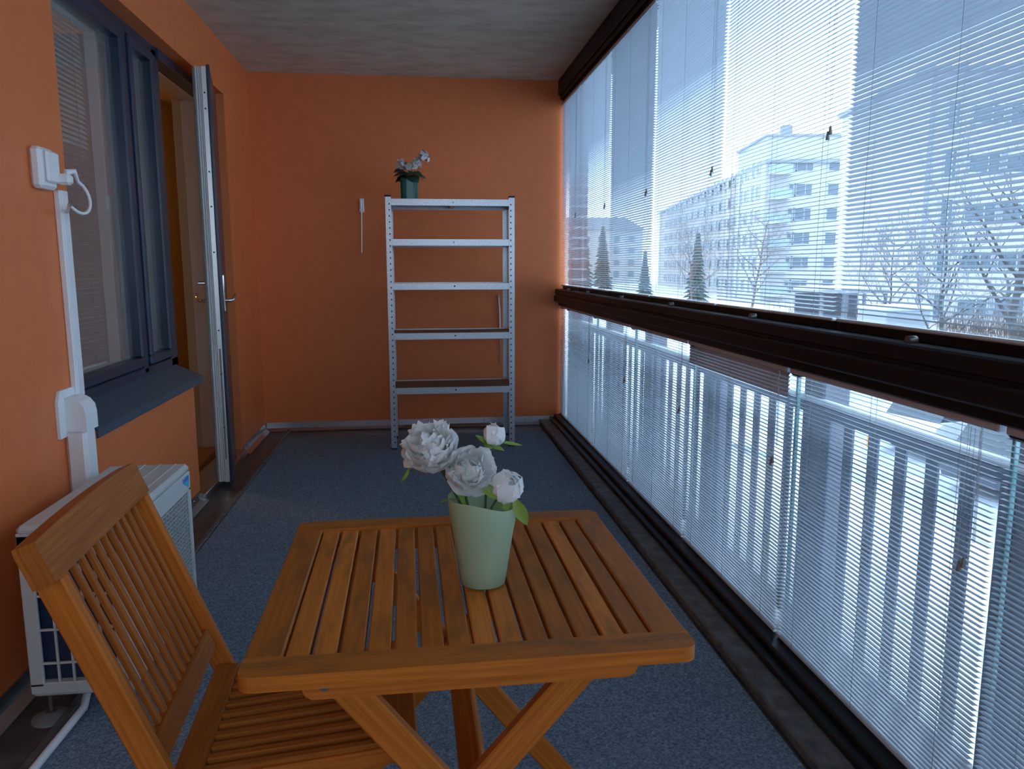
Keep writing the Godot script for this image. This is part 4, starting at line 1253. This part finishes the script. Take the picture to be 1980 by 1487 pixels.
# ---------------------------------------------------------------- flowers
func petal(w: float, l: float, cup: float, ruffle: float, seed_: int, curl := 0.0) -> ArrayMesh:
	# base at the origin, grows along +y, hollow side towards +z
	var r := RandomNumberGenerator.new()
	r.seed = seed_
	var ph := r.randf() * TAU
	var b := MB.new()
	b.grid(5, 6, func(i: int, j: int):
		var v := i / 4.0
		var u := j / 5.0 * 2.0 - 1.0
		var half: float = w * 0.5 * (0.28 + 0.95 * sin(PI * pow(v, 0.75) * 0.62))
		var edge := 1.0 - 0.16 * u * u * v
		var y := l * v * edge
		var z := cup * l * (sin(v * PI * 0.55) * (0.25 * (u * u) + 0.0) - 0.45 * sin(v * PI)) + curl * l * v * v
		y += ruffle * l * v * sin(u * 5.0 + ph)
		z += ruffle * l * 1.2 * v * v * cos(u * 6.0 + ph * 1.7)
		return Vector3(u * half, y, z))
	return b.put()

func leaf_mesh(w: float, l: float, droop: float, fold := 0.25) -> ArrayMesh:
	var b := MB.new()
	b.grid(7, 5, func(i: int, j: int):
		var v := i / 6.0
		var u := j / 4.0 * 2.0 - 1.0
		var half: float = w * 0.5 * sin(PI * clampf(v * 0.97 + 0.03, 0.0, 1.0))
		return Vector3(u * half, l * v * (1.0 - 0.25 * droop * v), absf(u) * half * fold - droop * l * v * v))
	return b.put()

func aim(o: Node3D, at: Vector3, up: Vector3, front: Vector3, roll := 0.0) -> void:
	# local +y along up, local +z towards front
	var y := up.normalized()
	var z := (front - y * front.dot(y)).normalized()
	var x := y.cross(z)
	var bs := Basis(x, y, z).rotated(y, roll)
	o.transform = Transform3D(bs, at)

func peony(parent: Node3D, c: Vector3, axis: Vector3, R: float, seed_: int, n_out: int, n_in: int) -> void:
	# guard petals cup the flower from below; rows of narrower ruffled petals fan out of the heart
	var r := RandomNumberGenerator.new()
	r.seed = seed_
	axis = axis.normalized()
	var e1 := axis.cross(Vector3(0.3, 0.2, 0.9)).normalized()
	var e2 := axis.cross(e1)
	var outer := [petal(R * 1.0, R * 1.12, 0.62, 0.02, seed_ + 1, 0.30), petal(R * 1.1, R * 1.08, 0.66, 0.025, seed_ + 2, 0.32), petal(R * 0.9, R * 1.16, 0.6, 0.02, seed_ + 3, 0.28)]
	var inner := [petal(R * 0.52, R * 0.88, 0.5, 0.05, seed_ + 4, 0.25), petal(R * 0.40, R * 0.90, 0.5, 0.07, seed_ + 5, 0.22), petal(R * 0.32, R * 0.86, 0.4, 0.08, seed_ + 6, 0.2), petal(R * 0.58, R * 0.84, 0.55, 0.05, seed_ + 7, 0.28)]
	var base := c - axis * R * 0.55
	for k in n_out:
		var lay := k % 2
		var an := TAU * k / n_out + r.randf_range(-0.15, 0.15)
		var rad := e1 * cos(an) + e2 * sin(an)
		var open := deg_to_rad(86.0 - 24.0 * lay + r.randf_range(-6, 6))
		var up := axis * cos(open) + rad * sin(open)
		var o := part("petal", outer[k % 3], M.petal_white, parent)
		aim(o, base + rad * R * 0.06, up, axis - rad * 0.2, r.randf_range(-0.15, 0.15))
	var rows := 5
	var left := n_in
	for row in rows:
		var f := (row + 0.5) / rows
		var open := deg_to_rad(lerpf(8.0, 74.0, f))
		var cnt := int(round(n_in * (0.06 + 0.07 * row)))
		for k in cnt:
			var an := TAU * (k + 0.5 * (row % 2)) / cnt + r.randf_range(-0.25, 0.25)
			var rad := e1 * cos(an) + e2 * sin(an)
			var op := open + r.randf_range(-0.18, 0.18)
			var up := axis * cos(op) + rad * sin(op)
			var o := part("petal", inner[r.randi() % 4], M.petal_white, parent)
			aim(o, c - axis * R * 0.22 + rad * R * 0.22 * f, up, axis * sin(op) - rad * cos(op), r.randf_range(-0.5, 0.5))
			o.scale = Vector3.ONE * r.randf_range(0.9, 1.25)

func bud(parent: Node3D, c: Vector3, axis: Vector3, R: float, seed_: int, n: int, m: Material, openness: float, sepals: int) -> void:
	var r := RandomNumberGenerator.new()
	r.seed = seed_
	axis = axis.normalized()
	var e1 := axis.cross(Vector3(0.3, 0.2, 0.9)).normalized()
	var e2 := axis.cross(e1)
	var pm := [petal(R * 1.7, R * 2.05, 0.85, 0.015, seed_ + 1, 0.16), petal(R * 1.5, R * 1.95, 0.85, 0.025, seed_ + 2, 0.16)]
	part("heart", mb().lathe([Vector2(0.0, -R * 0.8), Vector2(R * 0.5, -R * 0.65), Vector2(R * 0.78, -R * 0.1), Vector2(R * 0.66, R * 0.45), Vector2(R * 0.3, R * 0.78), Vector2(0.0, R * 0.82)], 14), m, parent).transform = Transform3D(Basis(e1, axis, e1.cross(axis)), c)
	for k in n:
		var an := k * 2.399963 + r.randf() * 0.2
		var rad := e1 * cos(an) + e2 * sin(an)
		var open := openness * (0.5 + 0.5 * k / n)
		var o := part("petal", pm[k % 2], m, parent)
		aim(o, c - axis * R * 0.95 + rad * R * 0.22, axis * cos(open) + rad * sin(open), -rad + axis * 0.2, 0.0)
	var sm := leaf_mesh(R * 0.95, R * 1.5, -0.35)
	for k in sepals:
		var an := TAU * k / sepals + 0.4
		var rad := e1 * cos(an) + e2 * sin(an)
		var o := part("sepal", sm, M.leaf_light, parent)
		aim(o, c - axis * R * 1.05, axis * 0.55 + rad * 0.85, rad)

func flowers() -> void:
	# ---- frosted vase
	var vc := Vector3(0.102, 0.70, -1.238)
	var va := thing("glass_vase", "pale green frosted glass vase with a wavy rim on the table", "vase", vc)
	var prof := [Vector2(0.0, 0.0), Vector2(0.030, 0.0), Vector2(0.0375, 0.003), Vector2(0.0405, 0.020), Vector2(0.0455, 0.055), Vector2(0.0505, 0.090), Vector2(0.0545, 0.115), Vector2(0.0565, 0.135), Vector2(0.0570, 0.146)]
	var inn := [Vector2(0.0552, 0.146), Vector2(0.0540, 0.133), Vector2(0.0480, 0.090), Vector2(0.0430, 0.055), Vector2(0.0375, 0.022), Vector2(0.030, 0.012), Vector2(0.0, 0.010)]
	var all := prof + inn
	var vb := mb()
	vb.grid(all.size(), 49, func(i: int, j: int):
		var a := -TAU * j / 48.0
		var f := smoothstep(0.06, 0.146, all[i].y)
		var y: float = all[i].y + f * (0.008 * cos(a - PI) + 0.003 * cos(3.0 * a + 0.6))
		var rr: float = all[i].x * (1.0 + f * 0.02 * cos(2.0 * a + 0.5))
		return Vector3(cos(a) * rr, y, sin(a) * rr), true)
	part("body", vb, M.frosted_vase, va)
	# ---- peonies, each stem a thing of its own
	var foot := vc + Vector3(0, 0.016, 0)
	# 1: large bloom at the left
	var p1 := Vector3(0.016, 0.940, -1.240)
	var f1 := thing("peony", "largest white peony bloom, leaning left out of the vase", "flower", foot, 0.0, "white artificial peonies in the vase")
	var L := func(p: Vector3) -> Vector3: return p - foot
	part("stem", mb().tube([L.call(Vector3(0.112, 0.72, -1.235)), L.call(Vector3(0.085, 0.80, -1.238)), L.call(Vector3(0.060, 0.850, -1.240)), L.call(Vector3(0.034, 0.905, -1.242))], [0.0022, 0.0022, 0.0022, 0.0026], 7), M.stem_green, f1)
	peony(f1, L.call(p1), Vector3(-0.18, 0.75, 0.62), 0.0425, 100, 12, 46)
	var lf := part("leaf", leaf_mesh(0.010, 0.045, 0.35), M.leaf_light, f1)
	aim(lf, L.call(Vector3(0.066, 0.848, -1.235)), Vector3(-1, 0.25, 0.2), Vector3.UP)
	# 2: second large bloom
	var p2 := Vector3(0.083, 0.903, -1.215)
	var f2 := thing("peony", "full white peony bloom in the middle over the vase rim", "flower", foot, 0.0, "white artificial peonies in the vase")
	part("stem", mb().tube([L.call(Vector3(0.112, 0.722, -1.245)), L.call(Vector3(0.088, 0.80, -1.240)), L.call(Vector3(0.074, 0.850, -1.232)), L.call(Vector3(0.078, 0.885, -1.225))], [0.0022, 0.0022, 0.0022, 0.0026], 7), M.stem_green, f2)
	peony(f2, L.call(p2), Vector3(0.10, 0.50, 0.86), 0.0375, 200, 11, 40)
	for q in [[Vector3(0.072, 0.862, -1.232), Vector3(-0.6, 0.75, 0.1), 0.020, 0.050], [Vector3(0.098, 0.872, -1.205), Vector3(0.9, -0.12, 0.25), 0.022, 0.046], [Vector3(0.080, 0.83, -1.238), Vector3(-0.4, 0.8, 0.3), 0.012, 0.045]]:
		var l2 := part("leaf", leaf_mesh(q[2], q[3], 0.12), M.leaf_light, f2)
		aim(l2, L.call(q[0]), q[1], Vector3(0.1, 0.4, 1))
	# side bud between the two blooms
	bud(f2, L.call(Vector3(0.054, 0.898, -1.222)), Vector3(-0.2, 0.9, 0.5), 0.013, 210, 4, M.petal_white, 0.5, 0)
	# 3: small round bud at the top right
	var p3 := Vector3(0.122, 0.953, -1.245)
	var f3 := thing("peony", "small closed white peony bud with green sepals, highest at the right", "flower", foot, 0.0, "white artificial peonies in the vase")
	part("stem", mb().tube([L.call(Vector3(0.094, 0.722, -1.250)), L.call(Vector3(0.108, 0.82, -1.255)), L.call(Vector3(0.112, 0.90, -1.255)), L.call(Vector3(0.114, 0.937, -1.250))], [0.002, 0.002, 0.002, 0.002], 7), M.stem_green, f3)
	bud(f3, L.call(p3), Vector3(0.30, 0.75, 0.35), 0.0175, 300, 6, M.petal_white, 0.10, 5)
	var l3 := part("leaf", leaf_mesh(0.006, 0.042, 0.1), M.leaf_light, f3)
	aim(l3, L.call(Vector3(0.130, 0.944, -1.240)), Vector3(1, -0.15, 0.1), Vector3(0, 0.6, 1))
	# 4: half open bud at the right rim
	var p4 := Vector3(0.139, 0.874, -1.212)
	var f4 := thing("peony", "half open white peony hanging over the right of the vase rim", "flower", foot, 0.0, "white artificial peonies in the vase")
	part("stem", mb().tube([L.call(Vector3(0.092, 0.722, -1.228)), L.call(Vector3(0.108, 0.80, -1.228)), L.call(Vector3(0.116, 0.835, -1.226)), L.call(Vector3(0.132, 0.862, -1.222))], [0.002, 0.002, 0.002, 0.002], 7), M.stem_green, f4)
	bud(f4, L.call(p4), Vector3(0.25, 0.55, 0.8), 0.024, 400, 9, M.petal_white, 0.30, 3)
	for q in [[Vector3(0.150, 0.858, -1.205), Vector3(0.42, -0.9, 0.1), 0.022, 0.056], [Vector3(0.137, 0.852, -1.210), Vector3(0.05, -1.0, 0.2), 0.010, 0.020], [Vector3(0.130, 0.845, -1.222), Vector3(0.9, -0.3, 0.1), 0.006, 0.022]]:
		var l4 := part("leaf", leaf_mesh(q[2], q[3], 0.10), M.leaf_light, f4)
		aim(l4, L.call(q[0]), q[1], Vector3(-0.2, 0.3, 1))
	# 5: small cream bud under the large bloom
	var f5 := thing("peony", "small cream peony bud with a drooping leaf under the left bloom", "flower", foot, 0.0, "white artificial peonies in the vase")
	part("stem", mb().tube([L.call(Vector3(0.108, 0.722, -1.254)), L.call(Vector3(0.070, 0.83, -1.262)), L.call(Vector3(0.030, 0.900, -1.262)), L.call(Vector3(0.002, 0.910, -1.256))], [0.002, 0.002, 0.0018, 0.0016], 7), M.stem_green, f5)
	bud(f5, L.call(Vector3(-0.016, 0.911, -1.252)), Vector3(-0.9, 0.25, 0.2), 0.011, 500, 4, M.petal_cream, 0.15, 4)
	var l5 := part("leaf", leaf_mesh(0.007, 0.034, 0.35), M.leaf_light, f5)
	aim(l5, L.call(Vector3(-0.018, 0.904, -1.248)), Vector3(-0.35, -0.95, 0.1), Vector3(0.5, 0.2, 1))

	# ---- geranium in the green pot
	var gp := Vector3(-0.037, 1.793, -5.255)
	var g := thing("artificial_geranium", "artificial geranium with pale flowers and dark leaves in the green pot", "plant", gp)
	var r := RandomNumberGenerator.new()
	r.seed = 5
	var heads := [[Vector3(-0.048, 0.100, 0.01), 0.038], [Vector3(-0.005, 0.085, 0.03), 0.024], [Vector3(0.055, 0.115, 0.01), 0.034], [Vector3(0.098, 0.158, 0.0), 0.042], [Vector3(0.030, 0.088, 0.02), 0.024]]
	var fl := MB.new()
	for k in 5:   # five-petalled floret
		var a := TAU * k / 5.0
		var cc := Vector3(cos(a), 0, sin(a))
		var ss := Vector3(-sin(a), 0, cos(a))
		fl.grid(3, 4, func(i: int, j: int):
			var v := i / 2.0
			var u := j / 3.0 * 2.0 - 1.0
			return cc * v * 0.016 + ss * u * 0.0092 * sin(0.5 + v * 2.0) + Vector3.UP * (0.003 * v * v - 0.002 * u * u))
	var flm := fl.put()
	for h in heads:
		var hp: Vector3 = h[0]
		part("flower_stem", mb().tube([Vector3(hp.x * 0.3, -0.02, 0), Vector3(hp.x * 0.7, hp.y * 0.55, 0.005), hp], [0.0018, 0.0016, 0.0014], 6), M.stem_green, g)
		var cnt := int(h[1] * 560.0)
		for k in cnt:
			var f := (k + 0.5) / cnt
			var y := 1.0 - 1.7 * f
			var rr := sqrt(maxf(0.0, 1.0 - y * y))
			var an := k * 2.4
			var dir := Vector3(cos(an) * rr, y, sin(an) * rr)
			var o := part("floret", flm, M.petal_pinkish, g)
			aim(o, hp + dir * h[1] * r.randf_range(0.5, 0.95), dir + Vector3(r.randf_range(-0.5, 0.5), r.randf_range(-0.5, 0.5), r.randf_range(-0.5, 0.5)), Vector3(0.3, 0.1, 1), r.randf() * 3.0)
	for k in 20:
		var an := TAU * k / 10.0 + r.randf() * 0.5
		var ln := r.randf_range(0.075, 0.105)
		var up := Vector3(cos(an), r.randf_range(-0.25, 0.6), sin(an) * 0.8).normalized()
		var o := part("leaf", leaf_mesh(ln * r.randf_range(0.75, 0.95), ln, 0.45, 0.12), M.leaf_dark, g)
		aim(o, Vector3(cos(an) * 0.018, 0.022 + r.randf() * 0.03, sin(an) * 0.018), up, Vector3.UP + Vector3(0, 0, 0.4))
		part("leaf_stalk", mb().tube([Vector3(0, -0.02, 0), Vector3(cos(an) * 0.02, 0.03, sin(an) * 0.02)], [0.0015, 0.0012], 5), M.stem_green, g)
